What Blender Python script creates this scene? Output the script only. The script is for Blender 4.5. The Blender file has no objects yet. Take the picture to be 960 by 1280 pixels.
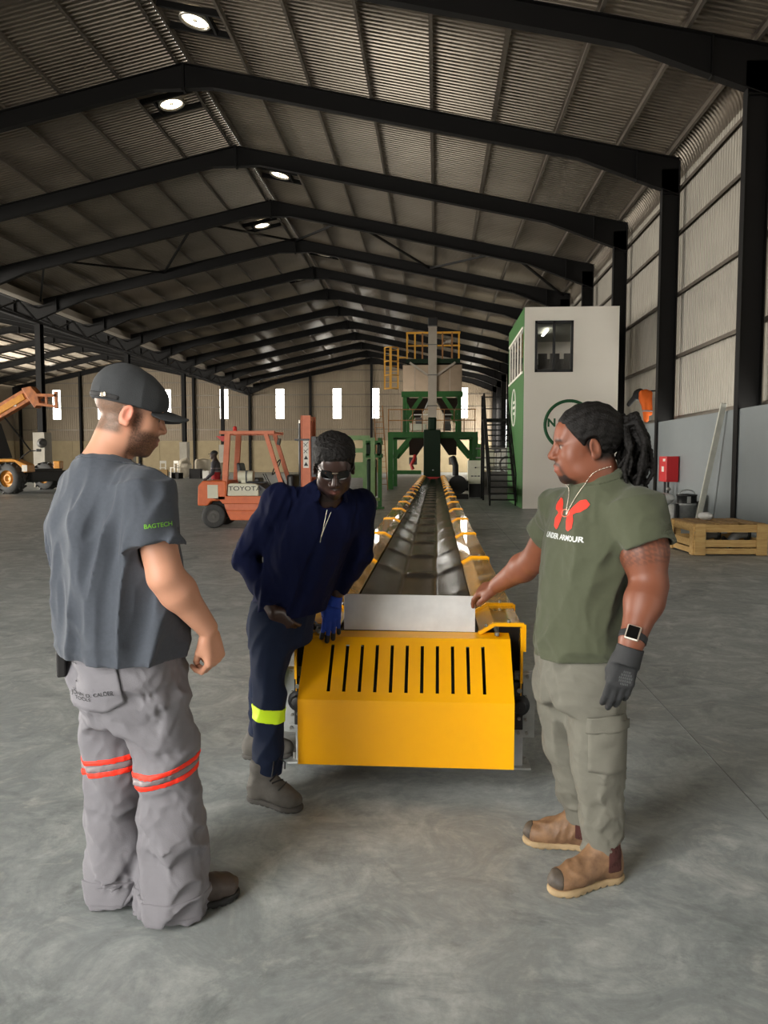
import bpy, bmesh, math, random
import numpy as np
from mathutils import Vector, Matrix, Euler

scene = bpy.context.scene
C = scene.collection
PI = math.pi
random.seed(7)

# ------------------------------------------------------------------ camera, sky, lights, exposure
cam_d = bpy.data.cameras.new('camera')
cam_d.sensor_fit = 'VERTICAL'
cam_d.sensor_height = 36.0
cam_d.lens = 36.0 * 960.0 / 1280.0
cam_d.clip_end = 400
cam = bpy.data.objects.new('camera', cam_d)
C.objects.link(cam)
cam.location = (0, 0, 1.55)
cam.rotation_euler = (math.radians(90 - 3.95), 0, math.radians(3.87))
scene.camera = cam

world = bpy.data.worlds.new('sky')
scene.world = world
world.use_nodes = True
wn = world.node_tree
wn.nodes['Background'].inputs[0].default_value = (1.0, 0.97, 0.90, 1)
wn.nodes['Background'].inputs[1].default_value = 9.0

def area(name, loc, rot, sx, sy, energy, col=(1, 1, 1)):
    d = bpy.data.lights.new(name, 'AREA')
    d.shape = 'RECTANGLE'; d.size = sx; d.size_y = sy; d.energy = energy; d.color = col
    o = bpy.data.objects.new(name, d); C.objects.link(o)
    o.location = loc; o.rotation_euler = rot
    return o
# daylight entering by the wide front doorway behind the camera; fill lamps added at unseen left nave openings
area('doorway_daylight', (-6.0, -3.4, 4.2), (math.radians(90), 0, 0), 5.6, 7.4, 700, (1.0, 0.985, 0.96))
area('left_nave_fill', (-49.8, 22.0, 2.8), (0, math.radians(-90), 0), 5.0, 14.0, 22000, (1.0, 0.95, 0.86))
area('left_nave_fill', (-49.8, 62.0, 2.8), (0, math.radians(-90), 0), 5.0, 14.0, 8000, (1.0, 0.93, 0.82))
area('side_doorway_daylight', (6.6, 82.5, 4.9), (0, math.radians(90), 0), 5.0, 10.0, 1500, (1.0, 0.93, 0.82))

scene.view_settings.view_transform = 'Standard'
scene.view_settings.look = 'None'
scene.view_settings.gamma = 1.0
scene.view_settings.use_curve_mapping = False
scene.view_settings.exposure = 0.0

# ------------------------------------------------------------------ materials
MATS = {}
def lin(c):
    return tuple(((x / 255.0) / 12.92 if x / 255.0 <= 0.04045 else ((x / 255.0 + 0.055) / 1.055) ** 2.4) for x in c)
def mat(name, col, rough=0.6, metal=0.0, noise=0.0, nscale=8.0, bump=0.0, bscale=60.0, spec=0.5,
        col2=None, stretch=(1, 1, 1), emit=0.0, detail=4.0, vcol=False, coat=0.0, sheen=0.0, sss=0.0, trans=0.0, rvar=0.0):
    """procedural principled material; col/col2 in sRGB 0-255; noise mixes col2 in by a 3-D noise"""
    if name in MATS: return MATS[name]
    m = bpy.data.materials.new(name); m.use_nodes = True
    nt = m.node_tree; N = nt.nodes; L = nt.links
    b = N['Principled BSDF']
    c = lin(col)
    b.inputs['Base Color'].default_value = (*c, 1)
    b.inputs['Roughness'].default_value = rough
    b.inputs['Metallic'].default_value = metal
    b.inputs['Specular IOR Level'].default_value = spec
    if coat: b.inputs['Coat Weight'].default_value = coat
    if sheen: b.inputs['Sheen Weight'].default_value = sheen
    if trans: b.inputs['Transmission Weight'].default_value = trans
    if sss:
        b.inputs['Subsurface Weight'].default_value = sss
        b.inputs['Subsurface Radius'].default_value = (0.012, 0.005, 0.003)
    tc = N.new('ShaderNodeTexCoord')
    mp = N.new('ShaderNodeMapping'); mp.inputs['Scale'].default_value = stretch
    L.new(tc.outputs['Object'], mp.inputs['Vector'])
    src = None
    if noise > 0:
        n = N.new('ShaderNodeTexNoise'); n.inputs['Scale'].default_value = nscale; n.inputs['Detail'].default_value = detail
        n.inputs['Roughness'].default_value = 0.62
        L.new(mp.outputs[0], n.inputs['Vector'])
        r = N.new('ShaderNodeMapRange'); r.inputs['From Min'].default_value = 0.32; r.inputs['From Max'].default_value = 0.68
        r.inputs['To Max'].default_value = noise
        L.new(n.outputs['Fac'], r.inputs['Value'])
        mx = N.new('ShaderNodeMix'); mx.data_type = 'RGBA'
        mx.inputs['A'].default_value = (*c, 1)
        c2 = lin(col2) if col2 else tuple(x * 0.55 for x in c)
        mx.inputs['B'].default_value = (*c2, 1)
        L.new(r.outputs[0], mx.inputs['Factor'])
        src = mx.outputs['Result']
        if rvar:
            rr = N.new('ShaderNodeMapRange'); rr.inputs['From Min'].default_value = 0.3; rr.inputs['From Max'].default_value = 0.7
            rr.inputs['To Min'].default_value = rough - rvar; rr.inputs['To Max'].default_value = rough + rvar
            L.new(n.outputs['Fac'], rr.inputs['Value']); L.new(rr.outputs[0], b.inputs['Roughness'])
    if vcol:
        at = N.new('ShaderNodeAttribute'); at.attribute_name = 'Col'
        if src is None:
            src = at.outputs['Color']
        else:
            mm = N.new('ShaderNodeMix'); mm.data_type = 'RGBA'; mm.blend_type = 'MULTIPLY'; mm.inputs['Factor'].default_value = 1
            L.new(src, mm.inputs['A']); L.new(at.outputs['Color'], mm.inputs['B']); src = mm.outputs['Result']
    if src is not None: L.new(src, b.inputs['Base Color'])
    if bump > 0:
        n2 = N.new('ShaderNodeTexNoise'); n2.inputs['Scale'].default_value = bscale; n2.inputs['Detail'].default_value = 3
        L.new(mp.outputs[0], n2.inputs['Vector'])
        bp = N.new('ShaderNodeBump'); bp.inputs['Strength'].default_value = bump; bp.inputs['Distance'].default_value = 0.01
        L.new(n2.outputs['Fac'], bp.inputs['Height']); L.new(bp.outputs[0], b.inputs['Normal'])
    if emit:
        b.inputs['Emission Color'].default_value = (*c, 1); b.inputs['Emission Strength'].default_value = emit
    MATS[name] = m
    return m

# ------------------------------------------------------------------ mesh building
class MB:
    def __init__(self): self.v = []; self.f = []; self.smooth = []
    def add(self, vs, fs, smooth=False):
        o = len(self.v)
        self.v += [tuple(x) for x in vs]
        self.f += [tuple(i + o for i in f) for f in fs]
        self.smooth += [smooth] * len(fs)
        return self
    def box(self, c, s, rz=0.0, M=None):
        hx, hy, hz = s[0] / 2, s[1] / 2, s[2] / 2
        pts = [Vector((x, y, z)) for x in (-hx, hx) for y in (-hy, hy) for z in (-hz, hz)]
        R = M if M is not None else Matrix.Rotation(rz, 3, 'Z')
        c = Vector(c)
        vs = [c + R @ p for p in pts]
        return self.add(vs, [(0, 1, 3, 2), (4, 6, 7, 5), (0, 4, 5, 1), (2, 3, 7, 6), (0, 2, 6, 4), (1, 5, 7, 3)])
    def bar(self, a, b, w, h, up=(0, 0, 1)):
        """rectangular bar from a to b; w across, h along up"""
        a = Vector(a); b = Vector(b); d = (b - a); l = d.length; d.normalize()
        u = Vector(up)
        if abs(d.dot(u)) > 0.98: u = Vector((0, 1, 0)) if abs(d.y) < 0.9 else Vector((1, 0, 0))
        s = d.cross(u).normalized(); u = s.cross(d).normalized()
        M = Matrix((s, d, u)).transposed()
        return self.box((a + b) / 2, (w, l, h), M=M)
    def cyl(self, a, b, r, r2=None, n=14, caps=True, smooth=True):
        a = Vector(a); b = Vector(b); r2 = r if r2 is None else r2
        d = (b - a).normalized()
        u = Vector((0, 0, 1)) if abs(d.z) < 0.9 else Vector((1, 0, 0))
        s = d.cross(u).normalized(); u = s.cross(d)
        vs = []
        for (p, rr) in ((a, r), (b, r2)):
            for i in range(n):
                t = 2 * PI * i / n
                vs.append(p + s * (rr * math.cos(t)) + u * (rr * math.sin(t)))
        self.add(vs, [(i, (i + 1) % n, n + (i + 1) % n, n + i) for i in range(n)], smooth)
        if caps:
            self.add(vs[:n], [tuple(reversed(range(n)))]); self.add(vs[n:], [tuple(range(n))])
        return self
    def tube(self, pts, r, n=8, smooth=True, closed=False):
        pts = [Vector(p) for p in pts]; m = len(pts); vs = []
        pu = None
        for i, p in enumerate(pts):
            if closed: d = pts[(i + 1) % m] - pts[i - 1]
            else: d = (pts[min(i + 1, m - 1)] - pts[max(i - 1, 0)])
            d.normalize()
            u = pu if pu is not None else (Vector((0, 0, 1)) if abs(d.z) < 0.9 else Vector((1, 0, 0)))
            s = d.cross(u).normalized(); u = s.cross(d).normalized(); pu = u
            rr = r[i] if isinstance(r, (list, tuple)) else r
            for k in range(n):
                t = 2 * PI * k / n
                vs.append(p + s * (rr * math.cos(t)) + u * (rr * math.sin(t)))
        fs = []
        for i in range(m if closed else m - 1):
            j = (i + 1) % m
            for k in range(n):
                fs.append((i * n + k, i * n + (k + 1) % n, j * n + (k + 1) % n, j * n + k))
        self.add(vs, fs, smooth)
        if not closed:
            self.add(vs[:n], [tuple(reversed(range(n)))]); self.add(vs[-n:], [tuple(range(n))])
        return self
    def lathe(self, prof, c=(0, 0, 0), axis=(0, 0, 1), n=24, smooth=True):
        """prof: list of (radius, height along axis)"""
        c = Vector(c); d = Vector(axis).normalized()
        u = Vector((0, 0, 1)) if abs(d.z) < 0.9 else Vector((1, 0, 0))
        s = d.cross(u).normalized(); u = s.cross(d)
        vs = []
        for (r, h) in prof:
            for k in range(n):
                t = 2 * PI * k / n
                vs.append(c + d * h + s * (r * math.cos(t)) + u * (r * math.sin(t)))
        fs = []
        for i in range(len(prof) - 1):
            for k in range(n):
                fs.append((i * n + k, i * n + (k + 1) % n, (i + 1) * n + (k + 1) % n, (i + 1) * n + k))
        self.add(vs, fs, smooth)
        return self
    def prism(self, poly, a, b, ax='Y'):
        """poly: list of 2-D points extruded along ax from a to b. ax Y: (x,z); X: (y,z); Z: (x,y)"""
        def P(p, t):
            return {'Y': (p[0], t, p[1]), 'X': (t, p[0], p[1]), 'Z': (p[0], p[1], t)}[ax]
        n = len(poly)
        vs = [P(p, a) for p in poly] + [P(p, b) for p in poly]
        fs = [(i, (i + 1) % n, n + (i + 1) % n, n + i) for i in range(n)]
        fs += [tuple(reversed(range(n))), tuple(range(n, 2 * n))]
        return self.add(vs, fs)
    def xform(self, M):
        self.v = [tuple(M @ Vector(p)) for p in self.v]; return self
    def build(self, name, m, parent=None, bevel=0.0, fix=True):
        me = bpy.data.meshes.new(name)
        me.from_pydata(self.v, [], self.f)
        me.polygons.foreach_set('use_smooth', self.smooth)
        if fix:
            bm = bmesh.new(); bm.from_mesh(me)
            bmesh.ops.recalc_face_normals(bm, faces=bm.faces)
            bm.to_mesh(me); bm.free()
        me.materials.append(m)
        me.update()
        o = bpy.data.objects.new(name, me); C.objects.link(o)
        if parent is not None: o.parent = parent
        if bevel:
            bv = o.modifiers.new('bevel', 'BEVEL'); bv.width = bevel; bv.segments = 2; bv.limit_method = 'ANGLE'
        return o

def tag(o, label=None, cat=None, group=None, kind=None):
    if label: o['label'] = label
    if cat: o['category'] = cat
    if group: o['group'] = group
    if kind: o['kind'] = kind
    return o
def thing(name, label, cat, loc=(0, 0, 0), rz=0.0, group=None):
    o = bpy.data.objects.new(name, None); C.objects.link(o)
    o.empty_display_size = 0.2
    o.location = loc; o.rotation_euler = (0, 0, rz)
    return tag(o, label, cat, group)
def struct(name, label=None):
    o = bpy.data.objects.new(name, None); C.objects.link(o)
    o['kind'] = 'structure'
    if label: o['label'] = label
    return o
def text_mesh(name, s, size, m, parent, M, extrude=0.002, sx=1.0, bold=0.0):
    """flat lettering as a mesh object; M is a 4x4 placing the text's XY plane"""
    cu = bpy.data.curves.new(name, 'FONT'); cu.body = s; cu.size = size; cu.extrude = extrude
    cu.offset = bold; cu.align_x = 'CENTER'; cu.align_y = 'CENTER'
    t = bpy.data.objects.new(name + '_tmp', cu); C.objects.link(t)
    dg = bpy.context.evaluated_depsgraph_get()
    me = bpy.data.meshes.new_from_object(t.evaluated_get(dg))
    C.objects.unlink(t); bpy.data.objects.remove(t); bpy.data.curves.remove(cu)
    me.name = name
    me.transform(M @ Matrix.Diagonal((sx, 1, 1, 1)))
    me.materials.clear(); me.materials.append(m)
    o = bpy.data.objects.new(name, me); C.objects.link(o)
    if parent is not None: o.parent = parent
    return o
def frame_M(o, x, y):
    """4x4 whose columns are x, y, x cross y and origin o"""
    x = Vector(x).normalized(); y = Vector(y).normalized(); z = x.cross(y).normalized(); y = z.cross(x)
    M = Matrix((x, y, z)).transposed().to_4x4(); M.translation = Vector(o)
    return M
# ------------------------------------------------------------------ the hall
RX, RZ = -7.48, 13.15          # ridge (top of rafter)
EX, EZ = 6.88, 10.06           # right knee
LX = -21.75                    # valley column line
SL = (RZ - EZ) / (EX - RX)
R2X = 2 * LX - RX              # ridge of the left nave
L2X = R2X - (LX - R2X) * -1 if False else R2X - (EX - RX)
FR = [17.03 + 6 * i for i in range(-3, 13)]       # portal frames, -0.97 .. 89.03
Y0, Y1 = -3.6, 89.3
ROOF0 = 0.26                   # sheeting above rafter top

M_steel = mat('black_steel', (15, 13, 12), 0.65, 0.0, noise=0.4, nscale=3, col2=(11, 10, 9), spec=0.25)
M_purlin = mat('galvanised_purlin', (120, 112, 102), 0.45, 0.7, noise=0.4, nscale=2, col2=(80, 74, 68))
M_roof = mat('roof_sheet', (140, 130, 117), 0.32, 0.75, noise=0.6, nscale=0.5, col2=(116, 107, 95), detail=3)
M_wallsheet = mat('wall_sheet', (176, 170, 158), 0.45, 0.35, noise=0.5, nscale=0.6, col2=(150, 144, 134))
M_endsheet = mat('end_wall_sheet', (146, 132, 112), 0.5, 0.2, noise=0.5, nscale=0.5, col2=(126, 113, 95))
M_greypanel = mat('grey_painted_panel', (128, 134, 136), 0.5, 0, noise=0.4, nscale=0.9, col2=(112, 118, 120), bump=0.05, bscale=20)
M_cream = mat('cream_block', (172, 156, 124), 0.8, 0, noise=0.5, nscale=1.2, col2=(148, 133, 104))
M_concrete = mat('plinth_concrete', (176, 170, 158), 0.85, 0, noise=0.5, nscale=2.5, col2=(150, 144, 132), bump=0.1, bscale=30)

# floor: power-floated concrete
def floor_mat():
    m = bpy.data.materials.new('floor_concrete'); m.use_nodes = True
    nt = m.node_tree; N = nt.nodes; L = nt.links; b = N['Principled BSDF']
    tc = N.new('ShaderNodeTexCoord')
    def noise(sc, det, rough=0.6, vec=None, dist=0.0):
        n = N.new('ShaderNodeTexNoise'); n.inputs['Scale'].default_value = sc; n.inputs['Detail'].default_value = det
        n.inputs['Roughness'].default_value = rough; n.inputs['Distortion'].default_value = dist
        L.new(vec or tc.outputs['Object'], n.inputs['Vector']); return n.outputs['Fac']
    def rng(v, a, b_, c, d):
        r = N.new('ShaderNodeMapRange'); r.inputs[1].default_value = a; r.inputs[2].default_value = b_
        r.inputs[3].default_value = c; r.inputs[4].default_value = d; L.new(v, r.inputs[0]); return r.outputs[0]
    def mix(f, a, b_, mode='MIX'):
        x = N.new('ShaderNodeMix'); x.data_type = 'RGBA'; x.blend_type = mode
        if isinstance(f, float): x.inputs['Factor'].default_value = f
        else: L.new(f, x.inputs['Factor'])
        for k, q in (('A', a), ('B', b_)):
            if isinstance(q, tuple): x.inputs[k].default_value = (*q, 1)
            else: L.new(q, x.inputs[k])
        return x.outputs['Result']
    big = noise(0.55, 5, 0.6, dist=0.6)
    mid = noise(2.6, 8, 0.68, dist=1.2)
    fine = noise(22, 8, 0.75)
    c = mix(rng(big, .3, .7, 0, 1), lin((158, 165, 165)), lin((198, 201, 197)))
    c = mix(rng(mid, .36, .62, 0, .85), c, lin((118, 125, 126)))
    c = mix(rng(mid, .55, .70, 0, .8), c, lin((206, 207, 202)))
    c = mix(rng(fine, .35, .7, 0, .6), c, lin((128, 132, 131)))
    # swirling trowel / tyre streaks
    mp = N.new('ShaderNodeMapping'); mp.inputs['Scale'].default_value = (1.0, 1.7, 1); mp.inputs['Rotation'].default_value = (0, 0, 0.9)
    L.new(tc.outputs['Object'], mp.inputs['Vector'])
    st = noise(1.9, 10, 0.74, mp.outputs[0], 1.1)
    c = mix(rng(st, .54, .74, 0, .4), c, lin((212, 214, 210)))
    c = mix(rng(st, .26, .44, .75, 0), c, lin((92, 98, 99)))
    blot = noise(1.1, 9, 0.74, dist=0.8)
    c = mix(rng(blot, .30, .46, .85, 0), c, lin((96, 102, 102)))
    c = mix(rng(blot, .60, .72, 0, .6), c, lin((216, 217, 212)))
    stain = noise(3.3, 6, 0.6)
    c = mix(rng(stain, .66, .74, 0, .55), c, lin((74, 78, 78)))
    # small dark marks
    vo = N.new('ShaderNodeTexVoronoi'); vo.inputs['Scale'].default_value = 1.1; L.new(tc.outputs['Object'], vo.inputs['Vector'])
    sp = rng(vo.outputs['Distance'], 0.015, 0.035, .8, 0)
    c = mix(sp, c, lin((60, 60, 58)))
    L.new(c, b.inputs['Base Color'])
    L.new(rng(mid, .3, .7, .34, .54), b.inputs['Roughness'])
    b.inputs['Specular IOR Level'].default_value = 0.4
    bp = N.new('ShaderNodeBump'); bp.inputs['Strength'].default_value = 0.12; bp.inputs['Distance'].default_value = 0.004
    L.new(fine, bp.inputs['Height']); L.new(bp.outputs[0], b.inputs['Normal'])
    return m
M_floor = floor_mat()
M_joint = mat('saw_cut_joint', (112, 115, 114), 0.9)
fl = MB().box(((-51.5 + 7.6) / 2, (Y0 + Y1) / 2, -0.15), (59.6, Y1 - Y0 + 1.0, 0.3)).build('floor', M_floor)
tag(fl, 'grey power-floated concrete slab under the whole hall', None, kind='structure')
jb = MB()
for x in (1.435,): jb.box((x, (Y0 + Y1) / 2, 0.0005), (0.006, Y1 - Y0, 0.002))
jb.build('saw_cut', M_joint, fl)
for y in (17.03, 29.03):
    MB().box((-22, y, 0.0005), (57, 0.006, 0.002)).build('saw_cut', M_joint, fl)

# corrugated (IBR) profile helper: list of (t, h) along the run
PITCH = 0.1715
def ibr(t0, t1, depth=0.05):
    out = []; n = int(round((t1 - t0) / PITCH)); p = (t1 - t0) / n
    for i in range(n):
        a = t0 + i * p
        out += [(a, 0.0), (a + p * 0.5, 0.0), (a + p * 0.62, depth), (a + p * 0.88, depth)]
    out.append((t1, 0.0))
    return out
def sheet(path, t0, t1, put, smooth_path=False):
    """path: list of (u, w, nu, nw) points of the section and outward normals; put(u,w,t) -> xyz"""
    pr = ibr(t0, t1); mb = MB(); k = len(path)
    vs = []
    for (t, h) in pr:
        for (u, w, nu, nw) in path: vs.append(put(u + nu * h, w + nw * h, t))
    fs = [(i * k + j, i * k + j + 1, (i + 1) * k + j + 1, (i + 1) * k + j) for i in range(len(pr) - 1) for j in range(k - 1)]
    return mb.add(vs, fs)

ceiling = struct('ceiling', 'dark corrugated metal roof on black portal rafters')
nrm = Vector((SL, 1)).normalized()          # right-slope normal (x,z)
bays = [(Y0, FR[1])] + [(FR[i], FR[i + 1]) for i in range(1, len(FR) - 2)] + [(FR[-2], Y1)]
CR = 0.75                                    # bullnose radius at the eave
WX = 7.06                                    # wall sheet plane
def slope_z(x): return RZ + ROOF0 - SL * (x - RX)
ang = math.atan(SL)
# curved eave section: centre such that it is tangent to roof slope and wall
def right_path():
    cx = WX - CR
    zt = slope_z(0)  # any
    # tangent point on slope: normal offset
    # centre lies CR below slope line (along normal)
    cz = RZ + ROOF0 - SL * (cx - RX) - CR / math.cos(ang)
    pts = [(RX, RZ + ROOF0, nrm.x, nrm.y)]
    n = 7
    for i in range(n + 1):
        a = (PI / 2 - ang) * (1 - i / n)
        pts.append((cx + CR * math.cos(a), cz + CR * math.sin(a), math.cos(a), math.sin(a)))
    return pts, cz
RP, EAVE_Z = right_path()
pX = lambda u, w, t: (u, t, w)
for (a, b) in bays:
    sheet(RP, a, b, pX).build('roof_sheet', M_roof, ceiling, fix=False)
    zl = RZ + ROOF0 - SL * (RX - LX)
    sheet([(LX, zl, -nrm.x, nrm.y), (RX, RZ + ROOF0, -nrm.x, nrm.y)], a, b, pX).build('roof_sheet', M_roof, ceiling, fix=False)
    sheet([(R2X, RZ + ROOF0, nrm.x, nrm.y), (LX, zl, nrm.x, nrm.y)], a, b, pX).build('roof_sheet', M_roof, ceiling, fix=False)
    zl2 = RZ + ROOF0 - SL * (R2X - L2X)
    sheet([(L2X, zl2, -nrm.x, nrm.y), (R2X, RZ + ROOF0, -nrm.x, nrm.y)], a, b, pX).build('roof_sheet', M_roof, ceiling, fix=False)
# purlins, each one continuous run
PD = [0.22, 1.98, 3.76, 5.54, 7.30, 9.08, 10.86, 12.64, 14.05]
def purlin(x, z, tilt):
    mb = MB(); M = Matrix.Rotation(tilt, 3, 'Y')
    L_ = Y1 - Y0; cy = (Y0 + Y1) / 2
    mb.box(Vector((x, cy, z)), (0.016, L_, 0.2), M=M)
    mb.box(Vector((x, cy, z)) + M @ Vector((0.035, 0, -0.095)), (0.07, L_, 0.012), M=M)
    mb.box(Vector((x, cy, z)) + M @ Vector((-0.035, 0, 0.095)), (0.07, L_, 0.012), M=M)
    mb.build('purlin', M_purlin, ceiling)
for d in PD:
    for (rx, s) in ((RX, 1), (RX, -1), (R2X, 1), (R2X, -1)):
        x = rx + s * d
        if s == 1 and rx == R2X and d > 14: continue
        purlin(x, RZ - SL * d + 0.115, s * ang)
# rafters: tapered I-beams with deep ends
def rafter(rx, ex, y, parent):
    s = 1 if ex > rx else -1
    n = 16; Lh = abs(ex - rx)
    def depth(d):
        t = d / Lh
        if t > 0.80: return 0.52 + 0.50 * (t - 0.80) / 0.20
        if t < 0.13: return 0.72 - 0.20 * t / 0.13
        return 0.52
    top = []; bot = []
    for d in [0, 0.9, 1.9, 4, 8, 0.8 * Lh, 0.87 * Lh, 0.94 * Lh, Lh]:
        x = rx + s * d; zt = RZ - SL * d
        if d < 1.9: zb = RZ - 0.72 - 0.06 * d / 1.9 * 0
        else: zb = zt - depth(d)
        zb = min(zb, zt - 0.5) if d >= 1.9 else min(RZ - 0.72, zt - 0.45)
        top.append((x, zt)); bot.append((x, zb))
    mb = MB()
    poly = top + bot[::-1]
    mb.prism(poly, y - 0.006, y + 0.006, 'Y')
    for line, dz in ((top, 0.0), (bot, 0.0)):
        for i in range(len(line) - 1):
            a = Vector((line[i][0], y, line[i][1])); b = Vector((line[i + 1][0], y, line[i + 1][1]))
            mb.bar(a, b, 0.22, 0.022)
    # end plates
    mb.box((rx + s * 0.02, y, RZ - 0.38), (0.03, 0.24, 0.8))
    mb.box((ex - s * 1.2, y, (RZ - SL * (Lh - 1.2)) - 0.42), (0.03, 0.22, 0.86))
    mb.build('rafter', M_steel, parent)
for y in FR:
    rafter(RX, EX, y, ceiling); rafter(RX, LX, y, ceiling); rafter(R2X, LX, y, ceiling); rafter(R2X, L2X, y, ceiling)
# wind bracing between the fourth and fifth frames ahead
def roofpt(d, y, drop=0.12):
    return Vector((RX + d, y, RZ - SL * abs(d) - drop))
ya, yb = FR[6], FR[7]
for (da, db) in ((-3.5, 0.0), (3.5, 0.0), (-3.5, -7.1), (3.5, 7.1), (-10.6, -7.1), (10.6, 7.1), (-10.6, -14.0), (10.6, 14.0)):
    MB().bar(roofpt(da, ya), roofpt(db, yb), 0.09, 0.09).build('roof_brace', M_steel, ceiling)
# roof ventilators; a glowing disc in each stands in for daylight
M_ventglow = mat('vent_glow', (255, 240, 205), 0.5, emit=6.0)
M_ventring = mat('vent_collar', (150, 145, 135), 0.4, 0.6)

def vent(side, y):
    d = 1.12
    x = RX + side * d; z = RZ + ROOF0 - SL * d
    t = thing('roof_vent', 'round bright roof ventilator', 'roof vent')
    t.location = (x, y, z - 0.16); t.rotation_euler = (0, side * ang, 0)
    r = 0.36
    MB().lathe([(r, 0.12), (r, -0.03), (r + 0.06, -0.03), (r + 0.06, 0.12)], n=28).build('collar', M_ventring, t)
    MB().lathe([(0.001, 0.055), (r * 0.5, 0.05), (r - 0.004, 0.03)], n=28).build('glow_disc', M_ventglow, t)
    sp = MB()
    for k in range(6):
        a = k * PI / 3; sp.bar((0.05 * math.cos(a), 0.05 * math.sin(a), 0.01), ((r - .02) * math.cos(a), (r - .02) * math.sin(a), 0.0), 0.012, 0.012)
    sp.lathe([(0.03, 0.02), (0.055, 0.02), (0.055, 0.0), (0.03, 0.0), (0.03, 0.02)], n=16)
    sp.build('spider', M_ventring, t)
    for dy in (-0.5, 0.5):
        MB().box((0, dy, 0.03), (1.72, 0.07, 0.16)).build('trimmer', M_steel, t)
    MB().box((side * 0.45, 0, 0.03), (0.07, 1.0, 0.14)).build('trimmer', M_steel, t)
    return t
ORD = ['nearest', 'second nearest', 'third nearest', 'fourth nearest', 'fifth nearest', 'sixth nearest', 'seventh nearest', 'eighth nearest']
VENTS = [(1, 20.6), (-1, 25.2), (1, 31.6), (-1, 38.2), (1, 43.6), (-1, 49.2), (1, 55.6), (-1, 61.2)]
for i, (s, y) in enumerate(VENTS):
    v = vent(s, y)
    tag(v, '%s round bright roof ventilator, %s of the roof ridge' % (ORD[i], 'right' if s > 0 else 'left'), 'roof vent', 'round ventilators along the ridge')

# right wall: columns, girts, sheeting, grey panels
wall_r = struct('wall_right', 'right side wall of corrugated sheeting over grey panels')
GIRTZ = [2.75, 4.55, 6.35, 8.1, 9.35]
DOOR_Y = (77.3, 88.6); DOOR_Z = (2.2, 7.6)
pW = lambda u, w, t: (u, t, w)
for (a, b) in bays:
    def seg(z0, z1, ya, yb):
        sheet([(WX, z1, 1, 0), (WX, z0, 1, 0)], ya, yb, pW).build('wall_sheet', M_wallsheet, wall_r, fix=False)
    if b <= DOOR_Y[0] or a >= DOOR_Y[1]: seg(2.5, EAVE_Z, a, b)
    else:
        lo, hi = max(a, DOOR_Y[0]), min(b, DOOR_Y[1])
        if a < lo: seg(2.5, EAVE_Z, a, lo)
        if hi < b: seg(2.5, EAVE_Z, hi, b)
        seg(DOOR_Z[1], EAVE_Z, lo, hi)
for y in FR:
    mb = MB()
    mb.box((EX - 0.24, y, 4.9), (0.48, 0.012, 9.8))
    mb.box((EX - 0.475, y, 4.6), (0.022, 0.24, 9.2)); mb.box((EX - 0.01, y, 5.0), (0.022, 0.24, 10.0))
    mb.box((EX - 0.24, y, 0.012), (0.62, 0.34, 0.024))
    mb.box((EX - 0.24, y, 9.1), (0.46, 0.2, 0.02))
    mb.build('column', M_steel, wall_r)
for i in range(len(FR) - 1):
    y0, y1 = FR[i] + 0.0, FR[i + 1]
    open_ = y0 > 76 
    if not open_:
        MB().box((EX - 0.39, (y0 + y1) / 2, 1.31), (0.1, y1 - y0 - 0.05, 2.62)).build('panel', M_greypanel, wall_r, bevel=0.01)
    else:
        MB().box((EX - 0.39, (y0 + y1) / 2, 1.1), (0.1, y1 - y0 - 0.05, 2.2)).build('panel', M_greypanel, wall_r, bevel=0.01)
for z in GIRTZ:
    if z > 8:
        segs = [(Y0, Y1)]
    else: segs = [(Y0, DOOR_Y[0] - 0.1)] if DOOR_Z[0] < z < DOOR_Z[1] else [(Y0, Y1)]
    for (a, b) in segs:
        mb = MB(); cy = (a + b) / 2
        mb.box((WX - 0.06, cy, z), (0.1, b - a, 0.012)); mb.box((WX - 0.115, cy, z - 0.04), (0.012, b - a, 0.09)); mb.box((WX - 0.01, cy, z), (0.012, b - a, 0.12))
        mb.build('girt', M_purlin, wall_r)

# end wall with bright window slots
wall_e = struct('wall_end', 'far gable wall of beige sheeting above cream blockwork')
WINX = [-45.1, -39.6, -31.7, -24.85, -18.2, -11.5, -7.1, 3.1]
WZ0, WZ1, WW = 6.2, 9.75, 1.1
def roof_under(x):
    rx = RX if x > LX else R2X
    return RZ + ROOF0 - SL * abs(x - rx)
edges = [L2X - 0.1]
for w in WINX: edges += [w - WW / 2, w + WW / 2]
edges.append(WX)
pE = lambda u, w, t: (t, u, w)
M_frame = mat('window_frame_alu', (170, 165, 155), 0.5, 0.4)
M_glass = bpy.data.materials.new('window_glass'); M_glass.use_nodes = True
def _glass():
    nt = M_glass.node_tree; N = nt.nodes; L = nt.links
    N.remove(N['Principled BSDF'])
    tr = N.new('ShaderNodeBsdfTransparent'); gl = N.new('ShaderNodeBsdfGlossy'); gl.inputs['Roughness'].default_value = 0.04
    fr = N.new('ShaderNodeFresnel'); fr.inputs[0].default_value = 1.45
    mx = N.new('ShaderNodeMixShader'); L.new(fr.outputs[0], mx.inputs[0]); L.new(tr.outputs[0], mx.inputs[1]); L.new(gl.outputs[0], mx.inputs[2])
    L.new(mx.outputs[0], N['Material Output'].inputs[0])
_glass()
ZB = 3.7
def endsheet(x0, x1, z0, z1=None):
    pr = ibr(x0, x1); vs = []; fs = []
    for (t, h) in pr:
        vs += [(t, Y1 + h, z0), (t, Y1 + h, (roof_under(t) + 0.02) if z1 is None else z1)]
    for i in range(len(pr) - 1): fs.append((2 * i, 2 * i + 1, 2 * i + 3, 2 * i + 2))
    MB().add(vs, fs).build('wall_sheet', M_endsheet, wall_e, fix=False)
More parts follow.
